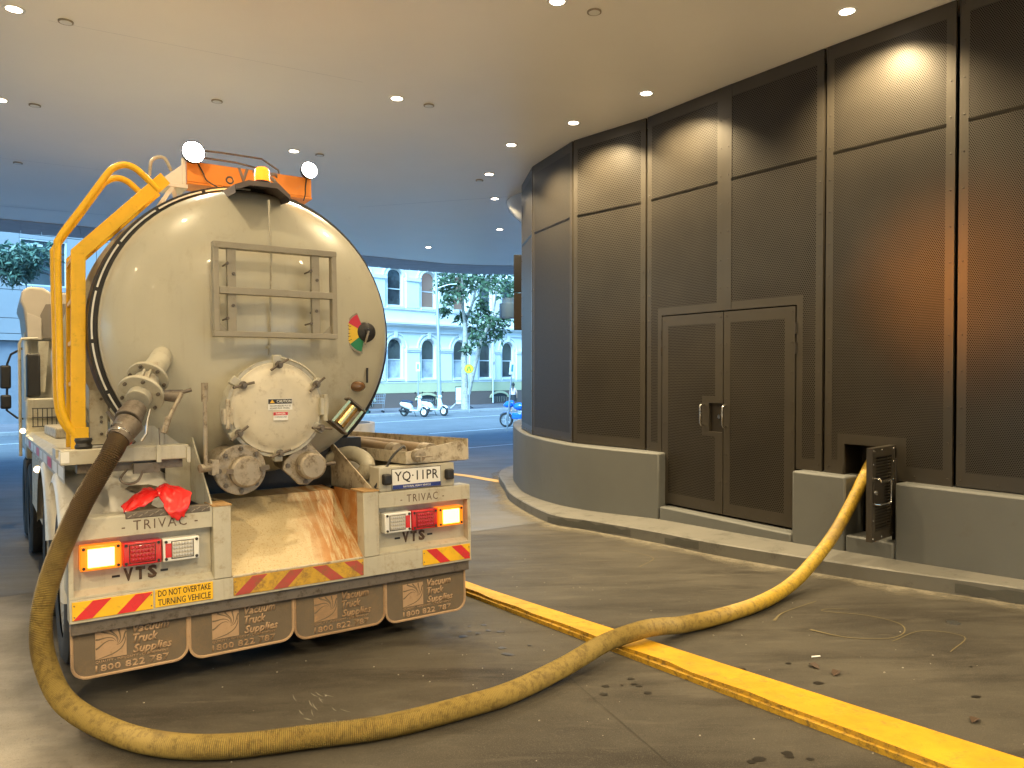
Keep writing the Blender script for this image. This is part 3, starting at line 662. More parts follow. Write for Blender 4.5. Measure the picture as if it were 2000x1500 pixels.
# top hood, beacon, lifting eye
hood = tp('beacon_hood', MB().add([(-.245,.40,3.02),(.115,.40,3.0),(.12,.40,3.05),(.04,.40,3.12),(-.16,.40,3.115),(-.25,.40,3.075),(-.245,.85,3.06),(.115,.85,3.06),(.12,.85,3.10),(.04,.85,3.18),(-.16,.85,3.18),(-.25,.85,3.12)],
    [(3,4,10,9),(4,5,11,10),(2,3,9,8),(5,0,6,11),(1,2,8,7),(9,10,11,6,7,8)]).add([(-.25,.40,3.075),(-.16,.40,3.115),(.04,.40,3.12),(.12,.40,3.05),(.12,.40,3.02),(.03,.40,3.085),(-.15,.40,3.082),(-.245,.40,3.04)], [(0,1,6,7),(1,2,5,6),(2,3,4,5)]), paint('hood_paint',(.16,.13,.12),.5), smooth=0)
tp('lifting_eye', MB().tube([V(-.255+.022*math.cos(t),.5,3.125+.022*math.sin(t)) for t in [2*math.pi*k/14 for k in range(15)]], .006, 6), 'darksteel', hood)
tp('beacon', MB().lathe([(.0005,.10),(.030,.097),(.045,.085),(.050,.06),(.050,.0)], (-.05,.47,3.135), (0,0,1), 24), 'beacon')
tp('beacon_base', MB().lathe([(.055,.012),(.055,-.02)], (-.05,.47,3.123), (0,0,1), 24, cap=True), 'black')
def lamp(kind, name, loc, energy, col, size=.04, **k):
    d = bpy.data.lights.new(name, kind); d.energy = energy; d.color = col; d.shadow_soft_size = size
    for a, v in k.items(): setattr(d, a, v)
    o = bpy.data.objects.new(name, d); COL.objects.link(o); o.parent = T; o.location = loc; return o
lamp('POINT', 'beacon_light', (-.05,.54,3.21), 3.5, (1,.36,.03), .03)
bl_ = lamp('SPOT', 'beacon_beam', (.02,.46,3.20), 170, (1,.30,.015), .03, spot_size=R(24), spot_blend=1.0)      # the rotating beam, caught pointing at the bronze wall
bl_.rotation_euler = (truck.rotation_euler.to_matrix().inverted() @ (V(3.80,6.30,2.55)-V(-1.57,5.18,3.15))).to_track_quat('-Z','Y').to_euler()
# orange name board with work lamps
bd = tp('name_board', MB().box((-.36,1.30,3.30),(.595,1.33,3.455)).box((-.36,1.30,3.283),(.60,1.52,3.298)), 'orange', bevel=.003)
vl = paint('grey_lettering',(.22,.2,.2),.5)
for j, ch_ in enumerate('VTS'): text('letter', ch_, .085, .115, rear(.05+.115*j,3.40,1.298), vl, bd, .002, bold=.04)
tp('wire_rail', MB().tube([(-.34,1.32,3.55),(-.1,1.32,3.56),(.2,1.32,3.56),(.33,1.32,3.49),(.34,1.32,3.46)], .007, 6).tube([(-.34,1.32,3.50),(0,1.32,3.50),(.18,1.32,3.48)], .007, 6), 'darksteel', bd)
for x, z, s, lab in ((-.324,3.51,.078,'left work lamp'), (.563,3.505,.064,'right work lamp')):
    wlp = tp('work_lamp', MB().lathe([(s*.5,.075),(s*.95,.05),(s*1.08,.0),(s*1.08,-.012),(s,-.012)], (x,1.25,z), (0,1,0), 24), 'black', label=lab)
    tp('lens', MB().lathe([(.0005,-.012),(s*.7,-.009),(s,0)], (x,1.25,z), (0,1,0), 24), 'work_on', wlp)
    tp('bracket', MB().bar((x,1.31,z-.13),(x,1.31,z-.02),.03,.012,(0,1,0)), 'black', wlp)
    sx = 1 if x < 0 else -.35; tp('cable', MB().tube(spline([(x+.03*sx,1.29,z-.05),(x+.07*sx,1.28,z-.13),(x+.10*sx,1.26,z-.20),(x+.2*sx,1.2,3.24)],6), .005, 6), 'black', wlp)
    lo = lamp('SPOT', 'work_lamp_light', (x,1.20,z), 9, (.85,1,.95), .05, spot_size=R(110), spot_blend=.6); lo.rotation_euler = (R(92),0,R(180)) if False else (R(100),0,0)
    lo.rotation_euler = Vector((0,-1,-.25)).to_track_quat('-Z','Y').to_euler()
pf = tp('lamp_platform', MB().box((-.56,1.28,3.24),(-.36,1.50,3.27)).prism([(-.56,1.285,3.27),(-.37,1.285,3.27),(-.37,1.285,3.44)], (0,.012,0)).box((-.40,1.28,3.27),(-.375,1.31,3.47)), 'white', bevel=.003)
tp('support_leg', MB().bar((-.60,1.30,3.02),(-.46,1.30,3.25),.03,.03).bar((-.42,1.35,3.12),(-.46,1.35,3.25),.03,.03), 'white', pf)
tp('hose_hook', MB().tube(spline([(-.62,1.3,3.30),(-.60,1.3,3.42),(-.52,1.3,3.45),(-.47,1.3,3.36)],5), .012, 8), 'cream', pf)
# manway hatch
HC = V(-.06,.20,1.595)
mw = tp('manway_neck', MB().lathe([(.300,.34),(.300,.05),(.315,.05),(.315,.005),(.27,.005)], HC, (0,1,0), 48), 'cream')
lid = tp('manway_lid', MB().lathe([(.0005,-.055),(.10,-.053),(.20,-.043),(.255,-.022),(.268,-.012),(.29,-.010),(.295,.0),(.295,.004)], HC, (0,1,0), 48), paint('lid_paint',(.60,.55,.44),.4,dirt=(.2,.14,.08),amt=.4,scale=6), mw)
for k, (dx, dz, rot) in enumerate(((.003,.28,32),(-.225,.15,14),(.25,.15,42),(-.255,-.15,40),(.275,-.14,-4),(0,-.29,18))):
    p = HC+V(dx,-.05,dz); c, s = math.cos(R(rot)), math.sin(R(rot)); rad = V(dx,0,dz).normalized()
    cl = tp('clamp_lug', MB().bar(HC+rad*.255+V(0,.01,0), HC+rad*.345+V(0,.01,0), .055, .05, (0,1,0)), 'cream', mw, bevel=.006)
    tp('wing_nut', MB().tube([p+V(-.068*c,-.02,-.068*s), p, p+V(.068*c,-.02,.068*s)], .0085, 8).cyl(p+V(0,.06,0), p+V(0,-.035,0), .013, n=8).lathe([(.026,-.005),(.022,.02)], p, (0,1,0), 12, cap=True), 'darksteel', mw)
tp('hinge_block', MB().box((.215,.15,1.54),(.27,.24,1.655)).cyl((.25,.16,1.50),(.25,.16,1.68),.016,n=10), 'cream', mw, bevel=.004)
tp('hinge_block', MB().box((-.40,.17,1.50),(-.345,.24,1.60)).cyl((-.375,.17,1.47),(-.375,.17,1.66),.014,n=10), 'dirty', mw, bevel=.004)
tp('grab_arc', MB().tube([HC+V(.325*math.cos(t),-.005,.325*math.sin(t)) for t in [R(35+k*6) for k in range(10)]], .007, 6), 'cream', mw)
LY = .142
ca = tp('caution_sticker', MB().box((-.135,LY,1.583),(.022,LY+.003,1.655)), 'whiteink', mw, smooth=0)
tp('sticker_band', MB().box((-.133,LY-.001,1.623),(.020,LY,1.653)), 'ink', mw, smooth=0)
text('lettering', 'CAUTION', .095, .019, rear(-.032,1.638,LY-.001), M['whiteink'], mw, .0006, bold=.02)
tp('warning_triangle', MB().prism([(-.124,LY-.0012,1.628),(-.092,LY-.0012,1.628),(-.108,LY-.0012,1.650)], (0,-.0006,0)), 'yref', mw, smooth=0)
text('lettering', 'VACUUM PRESSURE MUST BE\nRELEASED PRIOR OPENING', .135, .026, rear(-.056,1.602,LY), M['ink'], mw, .0006)
tp('danger_sticker', MB().box((-.105,LY-.008,1.517),(-.010,LY-.004,1.57)), 'whiteink', mw, smooth=0)
tp('sticker_band', MB().box((-.104,LY-.009,1.549),(-.011,LY-.008,1.569)), 'red', mw, smooth=0)
text('lettering', 'DANGER', .062, .012, rear(-.057,1.559,LY-.009), M['whiteink'], mw, .0006, bold=.02)
text('lettering', 'COMPRESSED GASES', .078, .008, rear(-.057,1.538,LY-.008), M['ink'], mw, .0006)
# level gauge
gy = yd(.66)-.02
def arc_poly(r0, r1, a0, a1, n=10): return [(r1*math.cos(a0+(a1-a0)*k/n), r1*math.sin(a0+(a1-a0)*k/n)) for k in range(n+1)] + [(r0*math.cos(a1+(a0-a1)*k/n), r0*math.sin(a1+(a0-a1)*k/n)) for k in range(n+1)]
GC = (.665,2.124)
def sector(r0, r1, a0, a1, y, th=.002): return MB().prism([(GC[0]+x, y, GC[1]+z) for x, z in arc_poly(r0,r1,R(a0),R(a1))], (0,-th,0))
ga = tp('level_gauge', sector(.045,.155,112,262,gy,.004), 'greydirt', smooth=0)
tp('red_sector', sector(.052,.142,114,152,gy-.005), paint('gauge_red',(.62,.03,.05),.4), ga, smooth=0)
tp('yellow_sector', sector(.052,.142,152.5,216,gy-.005), paint('gauge_yellow',(.80,.52,.02),.4), ga, smooth=0)
tp('green_sector', sector(.052,.142,216.5,258,gy-.005), paint('gauge_green',(.02,.22,.08),.4), ga, smooth=0)
for a in (160,170,184,194,206): tp('tick', sector(.115,.142,a-.8,a+.8,gy-.0075,.001), 'ink', ga, smooth=0)
tp('hub', MB().lathe([(.0005,-.045),(.02,-.045),(.024,-.03),(.055,-.022),(.070,-.010),(.075,.02)], (GC[0]+.012,gy,GC[1]+.004), (0,1,0), 28), 'black', ga)
tp('pointer', MB().bar((GC[0]+.012,gy-.046,GC[1]+.01),(GC[0]-.02,gy-.046,GC[1]-.09),.012,.008,(0,1,0)), 'greydirt', ga)
# sight glass ball, dip stick, sight tube
tp('sight_ball', MB().sphere((.625,.50,1.735),.052,16,10,(1.15,1,.8)), paint('brown_glass',(.16,.08,.035),.12,coat=1,bump=.05))
tp('ball_neck', MB().cyl((.53,.56,1.735),(.60,.51,1.735),.034,n=14), 'darksteel')
tp('dip_stick', MB().cyl((.70,.5,1.76),(.705,.5,1.87),.008,n=6), 'black')
sgl = tp('sight_tube', MB().cyl((.53,.36,1.585),(.42,.36,1.465),.042,n=18), 'brass')
for p in (V(.545,.36,1.60), V(.405,.36,1.45)): tp('end_plate', MB().bar(p-V(.06,0,-.05), p+V(.06,0,-.05), .10, .012, V(.68,0,.73)), 'darksteel', sgl)
tp('guard_rod', MB().bar((.60,.33,1.57),(.455,.33,1.41),.012,.02).bar((.50,.33,1.64),(.355,.33,1.485),.012,.02), 'brass', sgl)
# suction outlet and gate valve at the left, feeding the hose
A0, F1, F2, E0, H0 = V(-.655,.50,1.985), V(-.806,.28,1.80), V(-.862,.185,1.70), V(-.92,.09,1.60), V(-.985,-.01,1.495)
ax = (F2-A0).normalized()
out = tp('outlet_pipe', MB().cyl(A0+V(.02,.1,.02), F1, .066, n=24).lathe([(.075,-.06),(.082,-.05),(.075,-.04)], A0, ax, 24), 'cream')
vb = tp('gate_valve', MB().cyl(F1, F1+ax*.02, .118, n=32).cyl(F1+ax*.02, F2-ax*.01, .072, n=24).cyl(F2-ax*.01, F2+ax*.014, .132, n=32).cyl(F2+ax*.014, F2+ax*.06, .068, n=24), 'cream', bevel=.004)
tp('flange_bolts', bolts(bolts(MB(), F1+ax*.02, ax, .098, 6), F2+ax*.014, ax, .108, 6, a0=.5), 'darksteel', vb, kind='stuff')
tp('valve_body_rib', MB().bar(F1+ax*.02+V(-.02,-.05,.05), F2-ax*.01+V(-.02,-.05,.05), .012, .03).bar(F1+ax*.02+V(.015,-.05,.05), F2-ax*.01+V(.015,-.05,.05), .012, .03), 'cream', vb)
tp('valve_actuator', MB().box((-.76,.12,1.70),(-.645,.155,1.722)).cyl((-.74,.15,1.69),(-.66,.12,1.675),.034,n=14).cyl((-.67,.12,1.70),(-.60,.10,1.72),.012,n=8), 'darksteel', vb)
tp('valve_lever', MB().tube([(-.655,.10,1.70),(-.70,.08,1.62),(-.735,.07,1.55)], .013, 8).tube([(-.735,.07,1.56),(-.765,.06,1.47)], .019, 10), 'greydirt', vb)
tp('cam_coupling', MB().cyl(E0-ax*.03, E0+ax*.035, .066, n=24).cyl(E0+ax*.035, E0+ax*.085, .072, n=24).cyl(E0+ax*.085, H0, .060, n=24), 'darksteel', vb, bevel=.004)
tp('cam_arm', MB().tube([E0+V(.085,-.03,.01), E0+V(.065,-.05,-.06), E0+V(.06,-.05,-.13), E0+V(.03,-.06,-.17)], .007, 6).tube([E0+V(-.08,-.02,-.03), E0+V(-.09,-.06,-.09)], .007, 6), 'chrome', vb)
tp('pipe_strut', MB().bar((-.80,.55,1.72),(-.93,.55,1.36),.04,.03).bar((-.99,.62,1.60),(-.86,.5,1.40),.02,.02), 'darksteel')
# pole lever
pl = tp('valve_pole', MB().cyl((-.526,.1,1.25),(-.526,.1,1.66),.013,n=10).cyl((-.526,.1,1.645),(-.526,.1,1.76),.021,n=10), 'greydirt')
tp('pole_knuckle', MB().cyl((-.56,.1,1.245),(-.46,.14,1.25),.026,n=12).box((-.49,.10,1.20),(-.45,.2,1.29)), 'greydirt', pl)
# bottom valves
c1 = V(-.30,.18,1.215)
v1 = tp('bottom_valve', MB().cyl(c1+V(0,.0,0), c1+V(0,.035,0), .158, n=36).cyl(c1+V(0,.035,0), c1+V(0,.12,0), .145, n=30).cyl(c1+V(0,.12,0), c1+V(0,.5,.05), .11, n=24), 'greydirt', bevel=.005, label='round flanged bottom valve')
tp('cap', MB().lathe([(.0005,-.062),(.085,-.058),(.098,-.045),(.10,0)], c1+V(.025,0,-.012), (0,1,0), 32), 'greydirt', v1)
tp('flange_bolts', bolts(MB(), c1, (0,-1,0), .132, 8, .016, .014), 'darksteel', v1, kind='stuff')
tp('cap_ear', MB().bar(c1+V(-.10,-.05,0),c1+V(-.06,-.06,-.005),.02,.03), 'darksteel', v1); tp('cap_ear', MB().bar(c1+V(.10,-.06,.0),c1+V(.16,-.05,.01),.02,.03), 'darksteel', v1)
c2 = V(.125,.22,1.215); q = .150
v2 = tp('bottom_valve', MB().prism([c2+V(*p) for p in ((-q,0,-.02),(-q*.9,0,.03),(-.02,0,q),(.03,0,q),(q,0,.02),(q,0,-.03),(.02,0,-q*.9),(-.04,0,-q*.85))], (0,.03,0)).cyl(c2+V(0,.03,0), c2+V(0,.45,.05), .10, n=24), 'greydirt', bevel=.006, label='bottom valve with diamond flange')
tp('cap', MB().lathe([(.0005,-.105),(.075,-.102),(.088,-.09),(.092,0)], c2+V(.025,0,-.005), (0,1,0), 32), 'greydirt', v2)
tp('cap_ear', MB().bar(c2+V(-.07,-.07,-.01),c2+V(-.02,-.09,-.01),.02,.03), 'darksteel', v2); tp('cap_ear', MB().cyl(c2+V(.10,-.06,.0),c2+V(.19,-.05,.0),.012,n=8), 'darksteel', v2)
tp('flange_bolts', MB().cyl(c2+V(.0,-.012,.115),c2+V(0,.0,.115),.016,n=6).cyl(c2+V(-.115,-.012,0),c2+V(-.115,0,0),.016,n=6).cyl(c2+V(.0,-.012,-.11),c2+V(0,.0,-.11),.016,n=6), 'darksteel', v2, kind='stuff')
# chassis
ch = tp('chassis', MB().box((-.45,.62,.72),(-.36,8.2,1.0)).box((.36,.62,.72),(.45,8.2,1.0)).box((-.45,.9,.8),(.45,1.0,.95)).box((-.36,2.6,.8),(.36,2.7,.95)), 'black')
for y in (.75,2.6,4.6): tp('tank_saddle', MB().box((-.75,y,1.0),(.75,y+.15,1.35)), 'black', ch)
tp('belly_tray', MB().box((-.62,.75,1.02),(.62,5.2,1.06)), 'black', ch)
for y in (.95,2.3,5.4,6.9): tp('axle', MB().cyl((-1.0,y,.50),(1.0,y,.50),.07,n=14).sphere((0,y,.5),.2,14,8), 'black', ch)
tp('suspension_arm', MB().bar((-.42,.45,.36),(-.42,1.4,.60),.07,.10).bar((.42,.45,.36),(.42,1.4,.60),.07,.10).bar((-.42,.46,.33),(.42,.46,.33),.09,.07), 'greydirt', ch)
# wheels
tyre_p = [(.34,-.13),(.40,-.145),(.46,-.14),(.495,-.12),(.505,-.09),(.505,.09),(.495,.12),(.46,.14),(.40,.145),(.34,.13)]
rim_p = [(.34,-.12),(.30,-.10),(.27,.0),(.16,.01),(.15,-.07),(.09,-.09),(.0005,-.09)]
w0 = None
for y in (.95,2.3,5.45,6.85):
    for sx in (-1,1):
        x = sx*1.10
        if w0 is None:
            w0 = tp('wheel', MB().lathe(tyre_p, (0,0,0), (1,0,0), 48), 'rubber')
            rm = tp('rim', MB().lathe(rim_p, (0,0,0), (1,0,0), 36), 'greydirt', w0)
            nb = MB()
            for k in range(10):
                t = 2*math.pi*k/10; nb.cyl((-.0,.21*math.cos(t),.21*math.sin(t)),(-.075,.21*math.cos(t),.21*math.sin(t)),.018,.006,8)
            tp('wheel_nuts', nb, 'chrome', w0, kind='stuff'); w = w0
        else: w = copy_tree(w0, T)
        w.location = (x,y,.505); w.rotation_euler = (0,0,0 if sx < 0 else math.pi)
        if y < 3:
            w = copy_tree(w0, T); w.location = (sx*.79,y,.505); w.rotation_euler = (0,0,0 if sx < 0 else math.pi)
# mudguards
def guard(x0, x1, yc, zc, r, a0, a1, mat, name='mudguard'):
    pr = [(r-.07,x0),(r-.02,x0+.012),(r,x0+.05),(r+.004,x0+.2),(r-.004,x0+.22),(r-.004,x0+.245),(r+.004,x0+.265),(r+.004,x1-.265),(r-.004,x1-.245),(r-.004,x1-.22),(r+.004,x1-.2),(r,x1-.05),(r-.02,x1-.012),(r-.07,x1)]
    mb = MB(); n = 20
    vs = []
    for rr_, x in pr:
        vs.append([V(x, yc+rr_*math.cos(R(a0+(a1-a0)*k/n)), zc+rr_*math.sin(R(a0+(a1-a0)*k/n))) for k in range(n+1)])
    for a, b in zip(vs, vs[1:]):
        for k in range(n): mb.quad(a[k], a[k+1], b[k+1], b[k])
    me = mb.mesh(name); bm = bmesh.new(); bm.from_mesh(me); bmesh.ops.remove_doubles(bm, verts=bm.verts, dist=1e-4); bm.to_mesh(me); bm.free()
    return link(name, me, M[mat], T, smooth=50)
g1 = guard(-1.275,-.63,.93,.57,.655,60,185,'alu'); g1['label'] = 'left rear mudguard with a scraped dark patch'
guard(.63,1.275,.93,.57,.655,60,185,'alu'); guard(-1.275,-.63,2.3,.57,.65,10,170,'alu'); guard(.63,1.275,2.3,.57,.65,10,170,'alu')
# scraped patch on the left guard, following its curve
sp_ = MB(); gl_ = []
for i in range(11):
    a = 122+i*2.6; r = .6605; w = .06+.03*math.sin(i*1.3)+.02*math.sin(i*2.9); cx = -.83+.02*math.sin(i*.9)
    gl_.append([V(cx-w*(.8+.2*math.sin(i*1.7)), .93+r*math.cos(R(a)), .57+r*math.sin(R(a))), V(cx+w, .93+r*math.cos(R(a)), .57+r*math.sin(R(a)))])
for a, b in zip(gl_, gl_[1:]): sp_.quad(a[0],a[1],b[1],b[0])
tp('grime_patch', sp_, paint('black_grime',(.10,.08,.055),.3,.2,dirt=(.3,.24,.16),amt=.5,scale=12), g1)
# tail assembly
ta = tp('bumper_beam', MB().box((-1.258,-.008,.465),(1.258,.12,.592)), 'cream', bevel=.004)
tp('lower_lip', MB().box((-1.25,.015,.395),(1.25,.13,.464)), 'darksteel', ta, bevel=.004)
for x0, x1, lab in ((-.515,-.412,'left tail post'),(.434,.544,'right tail post')):
    po = tp('tail_post', MB().box((x0,-.012,.594),(x1,.10,1.022)), 'cream', bevel=.006, label=lab)
    tp('post_cap', MB().box((x0-.004,-.014,1.023),(x1+.004,.20,1.032)), paint('rusty_edge',(.42,.26,.11),.7,dirt=(.2,.1,.04),amt=.6,scale=20), po)
def tailpanel(x0, x1, z1, lab):
    p = tp('tail_panel', MB().box((x0,-.006,.905),(x1,.05,z1)).box((x0,-.004,z1-.004),(x1,.14,z1+.006)), 'cream', bevel=.004, label=lab)
    tp('recess_plate', MB().box((x0+.02,.052,.594),(x1-.002,.058,.905)), 'cream', p, smooth=0)
    tp('ledge', MB().add([(x0,-.006,.594),(x1,-.006,.594),(x1,-.006,.606),(x0,-.006,.606),(x0,.052,.594),(x1,.052,.594),(x1,.052,.632),(x0,.052,.632)], [(0,1,2,3),(3,2,6,7),(0,3,7,4),(1,5,6,2)]), 'cream', p, smooth=0)
    return p
pL = tailpanel(-1.258,-.516,1.02,'left tail panel'); pR = tailpanel(.545,1.258,1.005,'right tail panel')
tp('side_cheek', MB().box((-1.259,-.004,.597),(-1.236,.42,.903)), 'cream', pL, smooth=0); tp('side_cheek', MB().box((1.236,-.004,.597),(1.259,.42,.903)), 'cream', pR, smooth=0)
tp('tread_strip', MB().box((-.98,-.010,1.0),(-.53,.06,1.04)), 'darksteel', pL, bevel=.004)
mb = MB()
for k in range(16): mb.bar((-.97+k*.028,-.0115,1.008+.012*(k%2)),(-.95+k*.028,-.0115,1.02+.012*(k%2)),.004,.006,(0,1,0))
tp('tread_ribs', mb, 'greydirt', pL, kind='stuff')
# lettering on the tail
text('lettering', '- TRIVAC -', .34, .052, rear(.875,.955,-.006), M['brownink'], pR, .001, spacing=1.25)
text('lettering', '- TRIVAC -', .40, .055, rear(-.80,.962,-.006), M['brownink'], pL, .001, spacing=1.25)
for p, cx in ((pL,-.90),(pR,.83)):
    for j, ch_ in enumerate('VTS'): text('letter', ch_, .050, .074, rear(cx-.062+.062*j,.682,.052), M['brownink'], p, .0015, bold=.055)
    for s in (-1,1): tp('dash', MB().box((cx+s*.125-.02,.049,.675),(cx+s*.125+.02,.052,.687)), 'ink', p, smooth=0)
# tail lamps
def taillamp(name, x0, x1, z0, z1, trim, lens, lab, on=False, redside=0):
    b = tp(name, MB().box((x0,-.028,z0),(x1,.052,z1)), trim, bevel=.006, label=lab)
    u0, u1 = x0+.035+(.012 if redside<0 else 0), x1-.035-(.012 if redside>0 else 0)
    tp('lens', MB().box((u0,-.036,z0+.018),(u1,-.0285,z1-.018)), lens, b, bevel=.003)
    if not on:
        mb = MB(); nx = 7
        for i in range(nx):
            for j in range(4):
                mb.lathe([(.009,0),(.007,-.003),(.0003,-.0045)], (u0+.012+(u1-u0-.024)*i/(nx-1), -.0362, z0+.032+(z1-z0-.064)*j/3), (0,1,0), 8)
        tp('led_beads', mb, lens, b, kind='stuff')
        tp('lens_groove', MB().box((u0-.004,-.0295,z0+.014),(u1+.004,-.0284,z1-.014)), 'ink', b, smooth=0)
    if redside: xx = (x0+.012,x0+.044) if redside<0 else (x1-.044,x1-.012); tp('side_reflector', MB().box((xx[0],-.033,z0+.025),(xx[1],-.0285,z1-.025)), 'redtrim', b, smooth=0)
    mb = MB()
    for x in (x0+.016,x1-.016):
        for z in (z0+.016,z1-.016): mb.cyl((x,-.027,z),(x,-.0345,z),.0085,n=8)
    tp('screws', mb, 'ink', b, kind='stuff'); return b
taillamp('indicator_lamp',-1.205,-1.005,.742,.878,'ambertrim','amber_on','left amber indicator, lit',True)
taillamp('brake_lamp',-.998,-.800,.740,.872,'redtrim','redlens','left red brake lamp')
taillamp('reverse_lamp',-.793,-.597,.738,.867,'white','clearlens','left clear reversing lamp',False,-1)
taillamp('reverse_lamp',.580,.775,.735,.868,'white','clearlens','right clear reversing lamp',False,1)
taillamp('brake_lamp',.782,.978,.735,.868,'redtrim','redlens','right red brake lamp')
taillamp('indicator_lamp',.985,1.185,.735,.868,'ambertrim','amber_on','right amber indicator, lit',True)
# reflector plates
def stripes(x0, x1, z0, z1, parts, ym, yl, rl, lab):
    p = tp('marker_plate', MB().box((x0,-.013,z0),(x1,-.0085,z1)), yl, bevel=.002, label=lab)
    h = z1-z0
    for a, b, d in parts:
        lo, hi = (a,b)
        P = [(lo,z0),(hi,z0),(hi+d*h,z1),(lo+d*h,z1)]
        # clip in x
        def clip(P, xv, keep):
            out = []
            for (ax_,az),(bx_,bz) in zip(P, P[1:]+P[:1]):
                ia, ib = keep(ax_), keep(bx_)
                if ia: out.append((ax_,az))
                if ia != ib: t = (xv-ax_)/(bx_-ax_); out.append((xv, az+(bz-az)*t))
            return out
        P = clip(P, x0+.004, lambda x: x >= x0+.004); P = clip(P, x1-.004, lambda x: x <= x1-.004) if P else P
        if len(P) > 2: tp('red_stripe', MB().prism([(x,-.0132,min(max(z,z0+.003),z1-.003)) for x, z in P], (0,-.0012,0)), rl, p, smooth=0)
    mb = MB()
    for x in (x0+.01,x1-.01): mb.cyl((x,-.013,(z0+z1)/2+.03),(x,-.017,(z0+z1)/2+.03),.004,n=6).cyl((x,-.013,(z0+z1)/2-.03),(x,-.017,(z0+z1)/2-.03),.004,n=6)
    tp('rivets', mb, 'darksteel', p, kind='stuff'); return p
stripes(-1.245,-.845,.482,.582,[(-1.24,-1.15,.95),(-1.03,-.94,.95)],0,'yref','red','left red and yellow marker plate')
stripes(-.405,.428,.480,.588,[(-.40,-.31,1.0),(-.17,-.08,1.0),(.20,.29,-1.1),(.41,.50,-1.1)],0,'refdirty_y','refdirty_r','grimy middle marker plate under the chute')
stripes(.865,1.245,.480,.588,[(1.00,1.08,-1.0),(1.20,1.28,-1.0)],0,'yref','red','right red and yellow marker plate')
sg = tp('warning_plate', MB().box((-.835,-.013,.485),(-.522,-.0085,.587)), 'yref', bevel=.002, label='yellow plate reading DO NOT OVERTAKE TURNING VEHICLE')
text('lettering', 'DO NOT OVERTAKE', .285, .036, rear(-.678,.562,-.013), M['ink'], sg, .001, bold=.008)
text('lettering', 'TURNING VEHICLE', .285, .036, rear(-.678,.512,-.013), M['ink'], sg, .001, bold=.008)
# discharge chute between the posts
cu = tp('chute', MB().add([(-.41,.0,.596),(.432,.0,.596),(.432,.50,1.00),(-.41,.50,1.00),(.432,.85,1.02),(-.41,.85,1.02)], [(0,1,2,3),(3,2,4,5)]), 'chute', smooth=0)
tp('chute_cheek', MB().prism([(.433,.10,.62),(.433,.10,1.02),(.433,.50,1.02),(.433,.50,.99)], (.008,0,0)), 'chute', cu, smooth=0)
tp('chute_cheek', MB().prism([(-.411,.10,.62),(-.411,.10,1.02),(-.411,.50,1.02),(-.411,.50,.99)], (-.008,0,0)), 'chute', cu, smooth=0)
tp('chute_lip', MB().box((-.41,-.012,.590),(.432,.006,.602)), 'dirty', cu, bevel=.003)
# gusset wings either side of the chute
tp('gusset_wing', MB().prism([(-.50,.06,1.03),(-.50,.62,1.46),(-.50,.95,1.46),(-.50,.95,1.0),(-.50,.20,1.0)], (-.010,0,0)), 'cream', smooth=0)
tp('gusset_wing', MB().prism([(.53,.06,1.03),(.50,.80,1.36),(.50,.95,1.36),(.50,.95,1.0),(.53,.20,1.0)], (.010,0,0)), 'dirty', smooth=0)
tp('bulkhead_plate', MB().box((-.66,.62,1.0),(-.51,.63,1.46)).box((-.95,.63,1.36),(-.51,.64,1.50)), 'cream', smooth=0)
# left deck beam and fittings
db = tp('deck_beam', MB().box((-1.283,.10,1.312),(-.62,.22,1.395)), 'cream', bevel=.005)
tp('reflective_tape', MB().box((-1.2845,.105,1.325),(-1.2832,.19,1.385)).box((-1.281,.0985,1.325),(-1.24,.0998,1.385)), 'white', db, smooth=0)
tp('rubber_buffer', MB().lathe([(.042,0),(.046,.012),(.038,.03),(.046,.048),(.042,.06)], (-1.165,.16,1.397), (0,0,1), 16, cap=True), 'black', db)
tp('beam_lug', MB().box((-.80,.085,1.30),(-.775,.099,1.40)).box((-.635,.085,1.29),(-.615,.099,1.38)), 'cream', db)
tp('under_bracket', MB().box((-1.2,.14,1.26),(-.65,.30,1.31)).box((-.92,.10,1.24),(-.78,.14,1.30)), 'darksteel', db)
tp('catch_wire', MB().tube(spline([(-.95,.12,1.27),(-.99,.09,1.22),(-.96,.08,1.19),(-.90,.1,1.20),(-.87,.1,1.26)],5), .007, 6).tube([(-.78,.12,1.5),(-.78,.1,1.4),(-.78,.12,1.26)], .003, 6), 'darksteel', db)
tp('side_panel', MB().box((-1.06,.95,1.38),(-.95,.97,1.74)).box((-.945,.85,1.36),(-.905,.90,1.74)).box((-1.25,1.0,1.30),(-.90,1.3,1.36)), 'cream', bevel=.004)
mb = MB()
for z in (1.45,1.53,1.56,1.68): mb.cyl((-.99,.948,z),(-.99,.938,z),.010,n=8)
tp('panel_bolts', mb, 'darksteel', kind='stuff')
# left side rail with reflective tape
sr = tp('side_rail', MB().add([(-1.25,.30,1.30),(-1.25,6.0,1.30),(-1.25,6.0,1.19),(-1.25,.30,1.19),(-1.19,.30,1.34),(-1.19,6.0,1.34),(-1.02,6.0,1.34),(-1.02,.30,1.34)], [(0,1,2,3),(0,1,5,4),(4,5,6,7)]), 'cream', smooth=0)
for k in range(11): tp('tape', MB().quad((-1.2515,.35+k*.52,1.21),(-1.2515,.35+k*.52+.42,1.21),(-1.2515,.35+k*.52+.42,1.28),(-1.2515,.35+k*.52,1.28)), 'red' if k%3==2 else 'white', sr, smooth=0)
mk = tp('marker_lamp', MB().sphere((-1.262,3.0,1.10),.028,12,8), 'marker_on'); mk['label'] = 'lit amber side marker lamp'
tp('marker_lamp', MB().sphere((-1.275,5.9,1.36),.03,12,8), 'marker_on')
